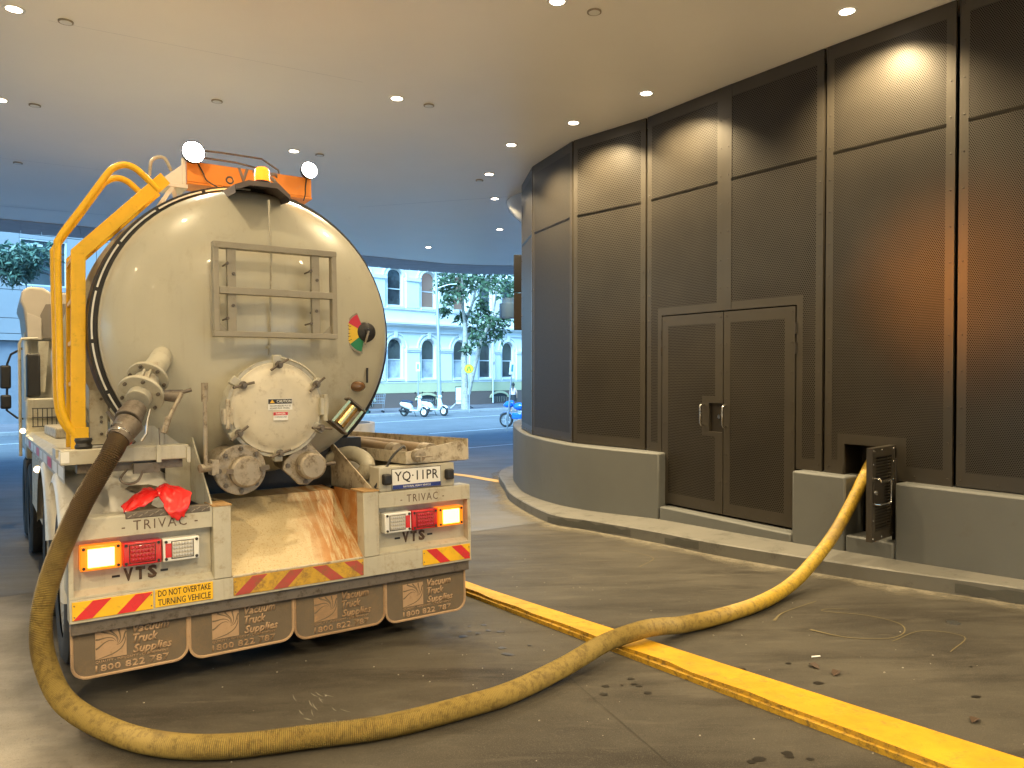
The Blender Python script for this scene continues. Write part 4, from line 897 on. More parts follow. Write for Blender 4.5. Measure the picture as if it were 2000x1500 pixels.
# ladder and handrails
ld = tp('ladder', MB(), 'yellow') if False else None
def polybar(P, w, h, up): 
    mb = MB()
    for a, b in zip(P, P[1:]): mb.bar(a, b, w, h, up)
    return mb
YS = (.90, 1.26)
ldr = tp('ladder_stringer', MB(), 'yellow') if False else None
for k, y in enumerate(YS):
    P0, P1, P2 = V(-1.13,y,1.36), V(-1.115,y,2.625), V(-.585,y,3.19)
    wd = .085
    o1 = V(-.042,0,0); mit = V(-.042,0,.020); o2 = V(-.030,0,.032)
    mb = MB().ring([[P0+o1+V(0,-.012,0),P0-o1+V(0,-.012,0),P0-o1+V(0,.012,0),P0+o1+V(0,.012,0)],
                    [P1+mit+V(0,-.012,0),P1-mit+V(0,-.012,0),P1-mit+V(0,.012,0),P1+mit+V(0,.012,0)],
                    [P2+o2+V(0,-.012,0),P2-o2+V(0,-.012,0),P2-o2+V(0,.012,0),P2+o2+V(0,.012,0)]])
    tp('ladder_stringer', mb, 'yellow', bevel=.002, smooth=30)
    hr = spline([(-1.12,y,1.42),(-1.155,y,1.47),(-1.20,y,1.56),(-1.222,y,1.70),(-1.226,y,2.1),(-1.23,y,2.62),(-1.215,y,2.72),(-1.08,y,2.94),(-.945,y,3.16),(-.90,y,3.215),(-.84,y,3.245),(-.78,y,3.235),(-.72,y,3.19),(-.63,y,3.10)], 8)
    tp('handrail', MB().tube(hr, .022, 12), 'yellow')
for i in range(5): z = 1.5+i*.27; tp('rung', MB().box((-1.155,.912,z),(-1.08,1.248,z+.03)), 'yellow', bevel=.003)
for i in range(3): t = .2+i*.3; p = V(-1.115,0,2.625).lerp(V(-.585,0,3.19), t); tp('rung', MB().box((p.x-.03,.912,p.z-.015),(p.x+.03,1.248,p.z+.012)), 'yellow', bevel=.003)
tp('stringer_foot', MB().box((-1.15,.88,1.36),(-1.07,.888,1.50)), 'yellow', bevel=.003)
# number plate box, lamps
nb_ = tp('plate_box', MB().box((.555,.0,1.012),(1.135,.16,1.178)), 'cream', bevel=.006)
npl = tp('number_plate', MB().box((.648,-.007,1.022),(1.02,-.001,1.158)), 'whiteink', bevel=.002, label='number plate YQ 11PR')
tp('plate_band', MB().box((.650,-.0085,1.024),(1.018,-.0072,1.052)), 'bluestrip', npl, smooth=0)
tp('plate_edge', MB().box((.645,-.0055,1.019),(1.023,-.003,1.161)), 'ink', npl, smooth=0)
text('lettering', 'YQ·11PR', .335, .078, rear(.834,1.103,-.0072), M['ink'], npl, .001, bold=.006, spacing=1.05)
text('lettering', 'NATIONAL HEAVY VEHICLE', .21, .014, rear(.834,1.038,-.0086), M['whiteink'], npl, .0005)
for x in (.60,1.08): tp('plate_lamp', MB().box((x-.03,-.05,1.06),(x+.03,0,1.135)), 'black', bevel=.014, seg=3)
# right hose tray with spare hoses
tr_ = tp('hose_tray', MB().prism([(.765,.0,1.19),(1.246,.0,1.19),(1.246,.0,1.275),(1.20,.0,1.325),(1.15,.0,1.322),(.765,.0,1.272)], (0,.012,0)).box((.757,.0,1.19),(.765,4.2,1.272)).box((1.246,.0,1.19),(1.256,4.2,1.34)).box((.765,.012,1.185),(1.246,4.2,1.195)), 'dirty', smooth=0)
tp('tray_latch', MB().lathe([(.045,0),(.045,-.05),(.03,-.055),(.0005,-.055)], (.84,.0,1.245),(0,1,0),20).cyl((.80,-.06,1.235),(.93,-.06,1.235),.006,n=6).cyl((.84,-.06,1.20),(.84,-.06,1.26),.008,n=6), 'greydirt', tr_)
for x, y0 in ((.86,.35),(1.0,.12)):
    ho = tp('stowed_hose', MB().tube(spline([(x,y0,1.255),(x+.02,1.2,1.27),(x-.03,2.4,1.26),(x,4.1,1.26)],8), .055, 16), paint('stowed_hose_rubber',(.22,.155,.09),.6,dirt=(.35,.26,.16),amt=.5))
    tp('hose_cuff', MB().cyl((x,y0-.04,1.253),(x,y0+.09,1.256),.062,n=18), 'greydirt', ho)
tp('breather_pipe', MB().tube(spline([(.60,.55,1.02),(.66,.42,1.16),(.62,.6,1.24),(.50,.8,1.2)],6), .055, 14), 'cream')
tp('control_cable', MB().tube(spline([(.545,.05,1.04),(.60,.02,1.14),(.66,.02,1.24),(.75,.05,1.30),(.80,.1,1.29)],6), .009, 8), 'black')
# mud flaps
def swirl(mb, cx, cz, s, y):
    c = (.12,-.02); lines = []
    for (px_, pz_) in ((-.49,-.12),(-.49,.22),(-.30,.49),(-.02,.49),(.26,.49),(.49,.36)):
        dx, dz = px_-c[0], pz_-c[1]; r0, a0 = math.hypot(dx,dz), math.atan2(dz,dx)
        lines.append([(c[0]+r0*(1-.86*f)*math.cos(a0-1.5*f*f), c[1]+r0*(1-.86*f)*math.sin(a0-1.5*f*f), .055*(1-f)+.012) for f in [i/12 for i in range(13)]])
    lines.append([(p.x,p.y,.012+.03*math.sin(math.pi*i/30)) for i, p in enumerate(spline([(.42,.30,0),(.46,.05,0),(.34,-.20,0),(.08,-.36,0),(-.25,-.44,0),(-.49,-.49,0)],6))])
    for P in lines:
        for (x0,z0,w0_),(x1,z1,w1_) in zip(P, P[1:]):
            if max(abs(x0),abs(z0),abs(x1),abs(z1)) > .495: continue
            a, b = V(cx+x0*s,y,cz+z0*s), V(cx+x1*s,y,cz+z1*s); d = (b-a).normalized(); n = V(-d.z,0,d.x)*s*.5
            mb.quad(a-n*w0_, a+n*w0_, b+n*w1_, b-n*w1_)
    return mb
for k, (x0, x1, zb, lt, ra, lab) in enumerate(((-1.245,-.655,.150,'flapraised','flapraised','mud flap at the left end with the clearest orange lettering'),(-.643,-.03,.140,'flapraised','flapdark','second mud flap from the left'),(-.018,.595,.128,'flapdark','flapdark','third mud flap from the left, darkest and grimiest'),(.607,1.225,.115,'flapraised','flapraised','mud flap at the right end'))):
    cx = (x0+x1)/2; r = .075; zt = .44; Y = .045
    arc = lambda ox, oz, a0: [(ox+r*math.cos(R(a0+k2*15)), oz+r*math.sin(R(a0+k2*15))) for k2 in range(7)]
    P = [(x0,zt)] + arc(x0+r,zb+r,180) + arc(x1-r,zb+r,270) + [(x1,zt)]
    fl = tp('mud_flap', MB().prism([(x,Y,z) for x, z in P], (0,.014,0)), 'flap', smooth=30, label=lab)
    tp('flap_rim', MB().tube([V(x,Y-.001,z) for x, z in P], .0085, 6), lt, fl)
    zz = zb+.005; sq = (cx-.105, zz+.160, .155)
    tp('emblem', MB().box((sq[0]-sq[2]/2,Y-.004,sq[1]-sq[2]/2),(sq[0]+sq[2]/2,Y,sq[1]+sq[2]/2)), lt, fl, smooth=0)
    tp('emblem_swirl', swirl(MB(), sq[0], sq[1], sq[2], Y-.0048), 'flap', fl, smooth=0)
    for j, wd in enumerate(('Vacuum','Truck','Supplies')):
        w = (.19,.13,.205)[j]; text('lettering', wd, w, .052 if j < 2 else .062, rear(cx+.005+w/2, zz+.222-j*.058-(.006 if j==2 else 0), Y), M[lt], fl, .004, bold=.028, shear=.28)
    text('lettering', 'QUALITY - INTEGRITY - COMMITMENT', .375, .017, rear(cx+.005, zz+.068, Y), M[ra], fl, .002, bold=.01)
    text('lettering', '1800 822 787', .375, .038, rear(cx+.005, zz+.032, Y), M[ra], fl, .003, bold=.022, spacing=1.05)
# cab seen past the left side of the tank
cab = tp('cab', MB().box((-1.235,6.6,1.05),(1.235,8.6,2.62)), 'cream', bevel=.08, seg=3)
tp('cab_step_box', MB().box((-1.24,6.0,1.02),(-.75,6.5,1.72)).box((-1.235,5.95,1.5),(-.9,6.0,1.74)), 'cream', cab, bevel=.02)
fa = tp('roof_fairing', MB().prism([(x,6.45,z) for x, z in ((-1.20,2.47),(-1.235,2.85),(-1.27,2.95),(-1.25,3.08),(-1.17,3.14),(-1.02,3.13),(-.95,3.08),(.95,3.08),(1.02,3.13),(1.17,3.14),(1.25,3.08),(1.2,2.47))], (0,1.5,0)), paint('fairing_grey',(.42,.38,.33),.5), cab, bevel=.03, seg=3)
tp('fairing_opening', MB().prism([(-1.02,6.44,2.5),(-1.06,6.44,2.78),(-1.0,6.44,2.92),(-.6,6.44,2.95),(.9,6.44,2.95),(.9,6.44,2.5)], (0,-.006,0)), paint('fairing_inner',(.17,.15,.13),.6), cab, smooth=0)
tp('fairing_fin', MB().prism([(-1.20,6.42,2.47),(-1.20,6.42,2.80),(-1.05,6.42,2.74),(-1.05,6.42,2.47)], (0,-.02,0)), paint('fairing_fin',(.46,.42,.37),.5), cab, bevel=.004)
tp('air_intake', MB().box((-1.22,6.15,1.76),(-1.08,6.5,2.28)), 'black', cab, bevel=.02)
tp('stack_panel', MB().prism([(-1.08,6.2,1.82),(-1.10,6.2,2.44),(-.98,6.2,2.44),(-1.03,6.2,1.82)], (0,.04,0)), 'cream', cab, smooth=0)
tp('grab_rail', MB().tube([(-1.29,6.2,1.05),(-1.29,6.2,2.40),(-1.27,6.2,2.46),(-1.1,6.2,2.47)], .018, 8), 'cream', cab)
mi = tp('mirror', MB().box((-1.48,7.0,1.88),(-1.36,7.05,2.18)).box((-1.48,7.0,1.62),(-1.36,7.05,1.80)), 'black', cab, bevel=.03, seg=3)
tp('mirror_arm', MB().tube([(-1.2,7.0,2.42),(-1.36,7.02,2.32),(-1.40,7.03,2.2),(-1.41,7.03,1.6),(-1.3,7.02,1.5),(-1.2,7.0,1.48)], .014, 8), 'black', cab)
bkt = MB()
for i in range(7): bkt.cyl((-1.20+i*.045,5.2,1.42),(-1.20+i*.045,5.2,1.62),.005,n=5)
bkt.cyl((-1.21,5.2,1.62),(-.92,5.2,1.62),.006,n=5).cyl((-1.21,5.2,1.52),(-.92,5.2,1.52),.006,n=5).cyl((-1.21,5.2,1.42),(-.92,5.2,1.42),.006,n=5)
tp('wire_basket', bkt, 'black')
tp('side_locker', MB().box((-1.235,2.9,.62),(-.75,4.7,1.16)).box((-1.10,3.4,1.34),(-.9,5.1,1.44)), 'dirty', bevel=.015)

# ------------------------------------------------------------------ suction hose from truck to hatch
HP = [(-2.135,4.32,1.49),(-2.167,4.276,1.446),(-2.175,4.15,1.322),(-2.289,4.10,1.092),(-2.397,4.08,.849),(-2.463,4.05,.624),(-2.467,4.0,.45),(-2.399,3.92,.285),(-2.225,3.80,.125),(-1.912,3.671,.040),(-1.588,3.525,.048),(-1.294,3.5,.055),(-.962,3.579,.060),(-.617,3.672,.064),(-.26,3.877,.066),(0,4.071,.066),(.295,4.39,.075),(.567,4.698,.102),(.816,4.867,.126),(.985,5.02,.100),(1.145,5.16,.064),(1.436,5.356,.054),(1.819,5.66,.054),(2.18,6.05,.068),(2.46,6.34,.155),(2.79,6.69,.315),(3.05,6.93,.54),(3.27,7.11,.80),(3.42,7.27,.93),(3.6,7.5,.98)]
hp = resample(spline(HP, 24), .0023)
nst = len(hp); SEG = 20
vv = np.empty((nst, SEG, 3)); up = None
along = np.zeros(nst); groove = []
ang = np.arange(SEG)*2*math.pi/SEG
for i, p in enumerate(hp):
    d = (hp[min(i+2,nst-1)]-hp[max(i-2,0)]).normalized()
    if up is None: up = d.orthogonal().normalized()
    up = (up-d*up.dot(d)).normalized(); b = d.cross(up)
    f = i/nst
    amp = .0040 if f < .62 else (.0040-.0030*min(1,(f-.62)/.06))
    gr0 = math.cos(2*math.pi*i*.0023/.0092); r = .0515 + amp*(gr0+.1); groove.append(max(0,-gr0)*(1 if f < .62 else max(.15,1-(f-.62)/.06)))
    if f < .011: r = .061
    vv[i] = np.array(p) + r*(np.cos(ang)[:,None]*np.array(up)+np.sin(ang)[:,None]*np.array(b)); along[i] = f
idx = np.arange(nst*SEG).reshape(nst,SEG); nx = np.roll(idx,-1,1)
fc = np.stack([idx[:-1],nx[:-1],nx[1:],idx[1:]],-1).reshape(-1,4)
me = bpy.data.meshes.new('suction_hose'); me.from_pydata(vv.reshape(-1,3).tolist(), [], fc.tolist())
at_ = me.attributes.new('along','FLOAT','POINT'); at_.data.foreach_set('value', np.repeat(along,SEG).astype(np.float32))
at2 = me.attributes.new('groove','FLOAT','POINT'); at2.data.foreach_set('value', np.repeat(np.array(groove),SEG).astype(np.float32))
def m_hose():
    t = NT('hose_rubber'); a = t.new('ShaderNodeAttribute', attribute_name='along').outputs['Fac']; co = t.coord()
    n = t.noise(co,5,6,.65); f = t.math('ADD', a, t.math('MULTIPLY', t.math('SUBTRACT', n, .5), .06))
    c = t.mix(t.ramp(f,.055,.125), (.095,.062,.034), (.33,.245,.075))
    c = t.mix(t.ramp(f,.58,.72), c, (.47,.305,.03))
    g = t.math('MULTIPLY', t.ramp(t.noise(co,24,8,.8),.44,.66), .72); c = t.mix(g, c, (.10,.066,.025))
    band = t.math('MULTIPLY', t.ramp(t.noise(t.coord(),2.0,3),.58,.66), .5); c = t.mix(band, c, (.16,.11,.05))
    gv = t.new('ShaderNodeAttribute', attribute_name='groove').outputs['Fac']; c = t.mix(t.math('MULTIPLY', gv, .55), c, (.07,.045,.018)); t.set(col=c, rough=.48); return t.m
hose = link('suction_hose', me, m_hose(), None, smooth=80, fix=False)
tag(hose, 'long ribbed yellow suction hose running from truck outlet to wall hatch', 'hose')
Mt = Matrix.Translation(truck.location) @ truck.rotation_euler.to_matrix().to_4x4()
d0 = (hp[30]-hp[2]).normalized()
cuff = obj('hose_cuff', MB().cyl(hp[4], hp[60], .066, .062, 24), M['darksteel'], hose)
cl = MB()
for k in (30, 52):
    dd = (hp[k+6]-hp[k-6]).normalized(); cl.lathe([(.066,-.008),(.070,-.006),(.070,.006),(.066,.008)], hp[k], dd, 24)
obj('hose_clamps', cl, M['chrome'], hose)

# red rubber gloves lying over the left mudguard and tail panel (truck frame, converted to world)
def glove(name, label, P, flip):
    mb = MB(); rows = []
    for i, row in enumerate(P):
        rows.append([Mt @ V(*p) for p in row])
    g = random.Random(flip+5); A = np.array([[list(p) for p in r] for r in rows]); m0, n0 = A.shape[:2]; K = 3
    ui = np.linspace(0,m0-1,(m0-1)*K+1); vi = np.linspace(0,n0-1,(n0-1)*K+1); B_g = []
    for a in ui:
        i0 = min(int(a),m0-2); fa_ = a-i0; row = []
        for c in vi:
            j0 = min(int(c),n0-2); fc_ = c-j0
            p = (A[i0,j0]*(1-fa_)*(1-fc_)+A[i0+1,j0]*fa_*(1-fc_)+A[i0,j0+1]*(1-fa_)*fc_+A[i0+1,j0+1]*fa_*fc_)
            row.append(Vector(p)+Vector((g.gauss(0,.004),g.gauss(0,.004),abs(g.gauss(0,.010))+.006*math.sin(c*5+a*3))))
        B_g.append(row)
    rows = B_g; n = len(rows[0])
    b = [p for r in rows for p in r]; m_ = len(rows)
    mb.add(b, [(i*n+j, i*n+j+1, (i+1)*n+j+1, (i+1)*n+j) for i in range(m_-1) for j in range(n-1)])
    o = obj(name, mb, M['glovered'], None, smooth=80)
    s = o.modifiers.new('thick','SOLIDIFY'); s.thickness = .012; s.offset = 0
    u = o.modifiers.new('sub','SUBSURF'); u.levels = 2; u.render_levels = 2
    tag(o, label, 'glove', 'red rubber gloves on the truck'); return o
glove('rubber_glove', 'red rubber glove lying flat to the left on the mudguard', [
    [(-.99,.060,1.048),(-.985,.035,1.030),(-.98,.015,1.024)], [(-.93,.13,1.095),(-.93,.075,1.085),(-.93,.020,1.035)], [(-.87,.17,1.13),(-.87,.10,1.12),(-.87,.03,1.055)], [(-.82,.18,1.14),(-.82,.12,1.12),(-.825,.05,1.085)], [(-.78,.17,1.12),(-.78,.12,1.11),(-.79,.07,1.09)]], 0)
glove('rubber_glove', 'red rubber glove hanging over the tail panel edge to the right', [
    [(-.80,.16,1.13),(-.76,.17,1.15),(-.72,.17,1.15),(-.68,.15,1.13)], [(-.80,.07,1.115),(-.755,.10,1.14),(-.70,.095,1.13),(-.63,.08,1.12)], [(-.79,.02,1.075),(-.745,.03,1.10),(-.69,.02,1.085),(-.62,.03,1.10)], [(-.77,-.02,1.02),(-.73,-.035,1.01),(-.69,-.03,1.02),(-.645,-.015,1.05)], [(-.735,-.022,.98),(-.715,-.03,.965),(-.69,-.025,.972),(-.67,-.018,.99)]], 1)

# litter on the driveway
for (x, y), lab in zip(((1.78,4.50),(1.86,4.38),(2.26,3.72)), ('curled dark leaf left of two beside the yellow kerb','curled dark leaf right of two beside the yellow kerb','dark leaf near the right edge of the driveway')):
    a = random.random()*6; c, s = math.cos(a), math.sin(a); mb = MB(); z = gz(x,y)
    P = [V(x+c*u-s*v, y+s*u+c*v, z+.006+.012*abs(v)/.02+.004*math.sin(u*60)) for u, v in ((-.045,0),(-.02,.02),(.015,.022),(.045,0),(.015,-.022),(-.02,-.02),(0,0))]
    mb.add(P, [(0,1,6),(1,2,6),(2,3,6),(3,4,6),(4,5,6),(5,0,6)]); tag(obj('dead_leaf', mb, M['leafdry']), lab, 'leaf', 'dead leaves on the driveway')
tag(obj('cigarette_butt', MB().cyl((1.83,4.66,gz(1.83,4.66)+.006),(1.885,4.67,gz(1.88,4.67)+.006),.005,n=8), M['whiteink']), 'white cigarette end on the concrete right of the yellow kerb', 'litter')
gr_ = MB(); rng = random.Random(3)
for k in range(260):
    x, y = rng.uniform(-2.6,4.0), rng.uniform(2.6,8.0)
    if (x-(-.36)-.0)*.82+(y-6.28)*.572 > 1.9: continue
    s = rng.uniform(.0015,.0045); z = gz(x,y); gr_.box((x-s,y-s*.7,z),(x+s,y+s*.7,z+s))
go = obj('grit', gr_, paint('grit_stone',(.35,.32,.27),.9), None, smooth=0); go['kind'] = 'stuff'; go['label'] = 'small stones and grit scattered on the driveway'; go['category'] = 'grit'

# ------------------------------------------------------------------ street beyond: buildings
M['render_w'] = paint('white_painted_render', (.74,.725,.69), .7, var=.04, scale=.8, dirt=(.5,.5,.48), amt=.15)
M['render_c'] = paint('cream_painted_render', (.55,.52,.30), .7, var=.04, scale=.8)
M['render_b'] = paint('brown_plinth_paint', (.17,.115,.09), .7, var=.05, scale=1)
M['sash'] = paint('sash_paint', (.62,.62,.60), .5, bump=0)
def glass(name, c, r=.06):
    t = NT(name); co = t.coord(); t.set(col=t.mix(t.ramp(t.noise(co,1.2,3),.35,.65), tuple(x*.6 for x in c), c), rough=r); return t.m
M['glass'] = glass('dark_window_glass', (.05,.055,.06))
M['glassblind'] = glass('window_with_blind', (.40,.42,.43), .25)
M['glassfrost'] = glass('frosted_window', (.50,.52,.54), .2)
M['glasslit'] = NT('lit_office_window').set(col=(.12,.09,.07), rough=.1, emis=(1,.62,.35), estr=.05).m
def q3(s, q, z): return st(s, q, z)
def arch_pts(c, hw, zs, zsp, n=12, rise=None):
    rise = hw if rise is None else rise
    return [(c-hw,zs)] + [(c-hw*math.cos(math.pi*k/n), zsp+rise*math.sin(math.pi*k/n)) for k in range(n+1)] + [(c+hw,zs)]
def storey(mb, s0, s1, z0, z1, ops, depth=.22):
    """facade storey with arched openings (c, half width, sill, spring, rise) incl. reveals"""
    ed = [s0] + [(a[0]+b[0])/2 for a, b in zip(ops, ops[1:])] + [s1]
    for (c, hw, zs, zsp, rise), a, b in zip(ops, ed, ed[1:]):
        F = lambda s, z, q=0: q3(s,q,z)
        mb.quad(F(a,z0),F(c-hw,z0),F(c-hw,z1),F(a,z1)); mb.quad(F(c+hw,z0),F(b,z0),F(b,z1),F(c+hw,z1)); mb.quad(F(c-hw,z0),F(c+hw,z0),F(c+hw,zs),F(c-hw,zs))
        P = arch_pts(c,hw,zs,zsp,12,rise)
        for p, q_ in zip(P[1:-1], P[2:-1]): mb.quad(F(*p),F(*q_),F(q_[0],z1),F(p[0],z1))
        for p, q_ in zip(P, P[1:]+P[:1]): mb.quad(F(*p),F(*q_),F(*q_,-depth),F(*p,-depth))
def sbox(mb, s0,s1,q0,q1,z0,z1): return mb.add([q3(s,q,z) for z in (z0,z1) for s,q in ((s0,q0),(s1,q0),(s1,q1),(s0,q1))], [(0,3,2,1),(4,5,6,7),(0,1,5,4),(1,2,6,5),(2,3,7,6),(3,0,4,7)])
vic = thing('terrace_building', 'white two storey terrace with arched windows and cream base across the street', 'building')
cs = [-7.0,-4.35,-1.75,.85,3.45,6.1,8.4,10.55,13.2]
wallm = MB(); storey(wallm, -9, 15, 1.03, 4.14, [(c,.56,1.28,3.20,.56) for c in cs]); storey(wallm, -9, 15, 4.85, 10.5, [(c,.56,5.72,7.55,.42) for c in cs])
sbox(wallm,-9,15,-9,-8.7,-.5,10.5); sbox(wallm,-9,-8.95,-8.7,0,-.5,10.5); sbox(wallm,14.95,15,-8.7,0,-.5,10.5)
obj('wall', wallm, M['render_w'], vic, smooth=0)
obj('floor_slab', sbox(sbox(MB(),-8.9,14.9,-8.6,-.5,4.5,4.6),-8.9,14.9,-8.6,-.5,10.3,10.4), M['render_b'], vic, smooth=0)
cn = MB()
for q, z0, z1 in ((.10,4.14,4.22),(.06,4.22,4.45),(.16,4.45,4.53),(.34,4.53,4.62),(.40,4.62,4.72),(.08,4.72,4.85)): sbox(cn,-9,15,-.05,q,z0+.002,z1)
obj('cornice', cn, M['render_w'], vic, smooth=0)
obj('string_course', sbox(sbox(MB(),-9,15,-.05,.08,5.52,5.62),-9,15,-.05,.06,1.03,1.12), M['render_w'], vic, smooth=0)
obj('cream_band', sbox(MB(),-9,15,-.3,.05,.42,1.03), M['render_c'], vic, smooth=0)
bb = sbox(MB(),-9,15,-.3,.10,-.5,.40); obj('base_course', bb, M['render_b'], vic, smooth=0)
for i, c in enumerate(cs):
    lit = i in (4,5)
    for up_ in (0,1):
        zs, zsp, rise, zt = ((1.28,3.20,.56,2.46),(5.72,7.55,.42,6.75))[up_]; hw = .56; qd = -.18
        P = arch_pts(c,hw-.07,zt+.03,zsp,12,rise-.05)
        fr_ = MB()
        PO = arch_pts(c,hw,zs,zsp,12,rise); PI = arch_pts(c,hw-.07,zs+.07,zsp,12,rise-.06)
        for a, b, a2, b2 in zip(PO, PO[1:], PI, PI[1:]): fr_.quad(q3(a[0],qd+.03,a[1]),q3(b[0],qd+.03,b[1]),q3(b2[0],qd+.03,b2[1]),q3(a2[0],qd+.03,a2[1])); fr_.quad(q3(a2[0],qd+.03,a2[1]),q3(b2[0],qd+.03,b2[1]),q3(b2[0],qd-.02,b2[1]),q3(a2[0],qd-.02,a2[1]))
        sbox(fr_,c-hw,c+hw,qd-.02,qd+.031,zs,zs+.07); sbox(fr_,c-hw+.05,c+hw-.05,qd-.02,qd+.032,zt-.03,zt+.03)
        w = obj('window', fr_, M['sash'], vic, smooth=0)
        um = M['glasslit'] if (lit and up_) else M['glass']; lowm = um if up_ else (M['glassfrost'] if i < 6 else M['glass'])
        if i == 3 and up_: um = lowm = M['glassblind'] if False else M['glass']
        obj('upper_pane', MB().quad(*[q3(s,qd,z) for s, z in P]), um, w, smooth=0)
        obj('lower_pane', MB().quad(q3(c-hw+.06,qd,zs+.06),q3(c+hw-.06,qd,zs+.06),q3(c+hw-.06,qd,zt-.028),q3(c-hw+.06,qd,zt-.028)), lowm, w, smooth=0)
        obj('sill', sbox(MB(),c-hw-.08,c+hw+.08,-.1,.10,zs-.12,zs-.005), M['render_w'], w, smooth=0)
        ar = MB(); n = 14
        for r0, r1, q in ((.60,.70,.05),(.84,.92,.06)):
            vs = [[q3(c+r*math.cos(math.pi*k/n)*(-1), qq, zsp+(r*math.sin(math.pi*k/n)*(rise/hw))) for qq, r in ((0,r0),(q,r0),(q,r1),(0,r1))] for k in range(n+1)]
            ar.ring(vs)
        obj('arch_moulding', ar, M['render_w'], w, smooth=40)
        obj('keystone', MB().prism([q3(c-.09,.002,zsp+rise+.03),q3(c+.09,.002,zsp+rise+.03),q3(c+.13,.002,zsp+rise+.42),q3(c-.13,.002,zsp+rise+.42)], SN*.11), M['render_w'], w, smooth=0)
    # pier mouldings either side
for a, b in zip(cs, cs[1:]):
    m_ = (a+b)/2; wd = (b-a)/2-.80
    pm = MB(); sbox(pm,m_-wd,m_+wd,0,.10,1.14,2.95); sbox(pm,m_-wd-.04,m_+wd+.04,0,.15,2.945,3.05); sbox(pm,m_-wd-.06,m_+wd+.06,0,.18,3.045,3.18)
    obj('pilaster', pm, M['render_w'], vic, smooth=0)
    pm = MB(); sbox(pm,m_-wd,m_+wd,0,.09,5.64,7.3); sbox(pm,m_-wd-.06,m_+wd+.06,0,.16,7.295,7.5)
    obj('pilaster', pm, M['render_w'], vic, smooth=0)
for c in (-1.6,3.2,9.6):
    ve = MB(); P = arch_pts(c,.75,-.35,-.05,10,.28); ve.prism([q3(s,.101,z) for s, z in P], SN*.02)
    v_ = obj('basement_vent', ve, M['black'], vic, smooth=0)
    va = MB(); n = 10
    va.ring([[q3(c-r*math.cos(math.pi*k/n), qq, -.05+(.28+(r-.75))*math.sin(math.pi*k/n)) for qq, r in ((.1,.78),(.17,.78),(.17,.92),(.1,.92))] for k in range(n+1)]); obj('vent_arch', va, M['render_c'], v_, smooth=30)
    vb_ = MB()
    for k in range(9): sbox(vb_,c-.68+k*.17-.02,c-.68+k*.17+.02,.121,.14,-.35,.02)
    obj('vent_bars', vb_, M['greydirt'], v_, smooth=0, kind='stuff')
obj('wall_plaque', sbox(MB(),9.05,9.25,.0,.03,2.2,2.4), M['black'], vic, smooth=0)
obj('downpipe', MB().cyl(q3(8.9,.2,-.4),q3(8.9,.2,4.1),.05,n=8), M['render_w'], vic)
# modern panel building at the left
M['panelblue'] = paint('pale_facade_panel', (.31,.31,.31), .5, var=.03, scale=.5)
mod = thing('panel_building', 'modern pale panelled building with dark windows at the far left', 'building')
zc = [-.5,3.05,3.35,4.0,5.2,7.6,11]
for i, (z0, z1) in enumerate(zip(zc, zc[1:])):
    for k, s0 in enumerate((-34,-28,-22.0,-15.8,-12.4)):
        s1 = (-28,-22,-15.8,-12.4,-9.02)[k]
        wn_ = None
        if i == 4 and k == 2: segs = [(s0,-18.8),(-17.0,s1)]; wn_ = (-18.8,-17.0,5.42,7.42)
        elif i == 3 and k == 2: segs = [(s0,-18.75),(-18.1,s1)]; wn_ = (-18.75,-18.1,4.02,4.55)
        else: segs = [(s0,s1)]
        for a, b in segs: obj('facade_panel', sbox(MB(),a+.012,b-.012,-.2,0 if i else -.25,z0+.012,z1-.012), M['panelblue'] if i else paint('ground_floor_grey',(.24,.25,.27),.4), mod, smooth=0)
        if wn_:
            a, b, c, d = wn_
            m2 = sbox(MB(),a,b,-.2,0,z0+.012,c-.005)
            if d < z1-.1: sbox(m2,a,b,-.2,0,d+.005,z1-.012)
            obj('facade_panel', m2, M['panelblue'], mod, smooth=0)
            f_ = obj('window', sbox(sbox(sbox(sbox(MB(),a,b,-.16,-.02,c,c+.06),a,b,-.16,-.02,d-.06,d),a,a+.06,-.16,-.02,c+.06,d-.06),b-.06,b,-.16,-.02,c+.06,d-.06), M['sash'], mod, smooth=0)
            obj('pane', MB().quad(q3(a+.06,-.13,c+.06),q3(b-.06,-.13,c+.06),q3(b-.06,-.13,d-.06),q3(a+.06,-.13,d-.06)), M['glass'], f_, smooth=0)
            if d > 7: obj('blind', MB().quad(q3(a+.1,-.12,d-.3),q3(a+.9,-.12,d-.3),q3(a+.9,-.12,d-.18),q3(a+.1,-.12,d-.18)), M['whiteink'], f_, smooth=0)
obj('building_body', sbox(MB(),-34,-9.05,-9,-.28,-.5,10.9), M['void'], mod, smooth=0)

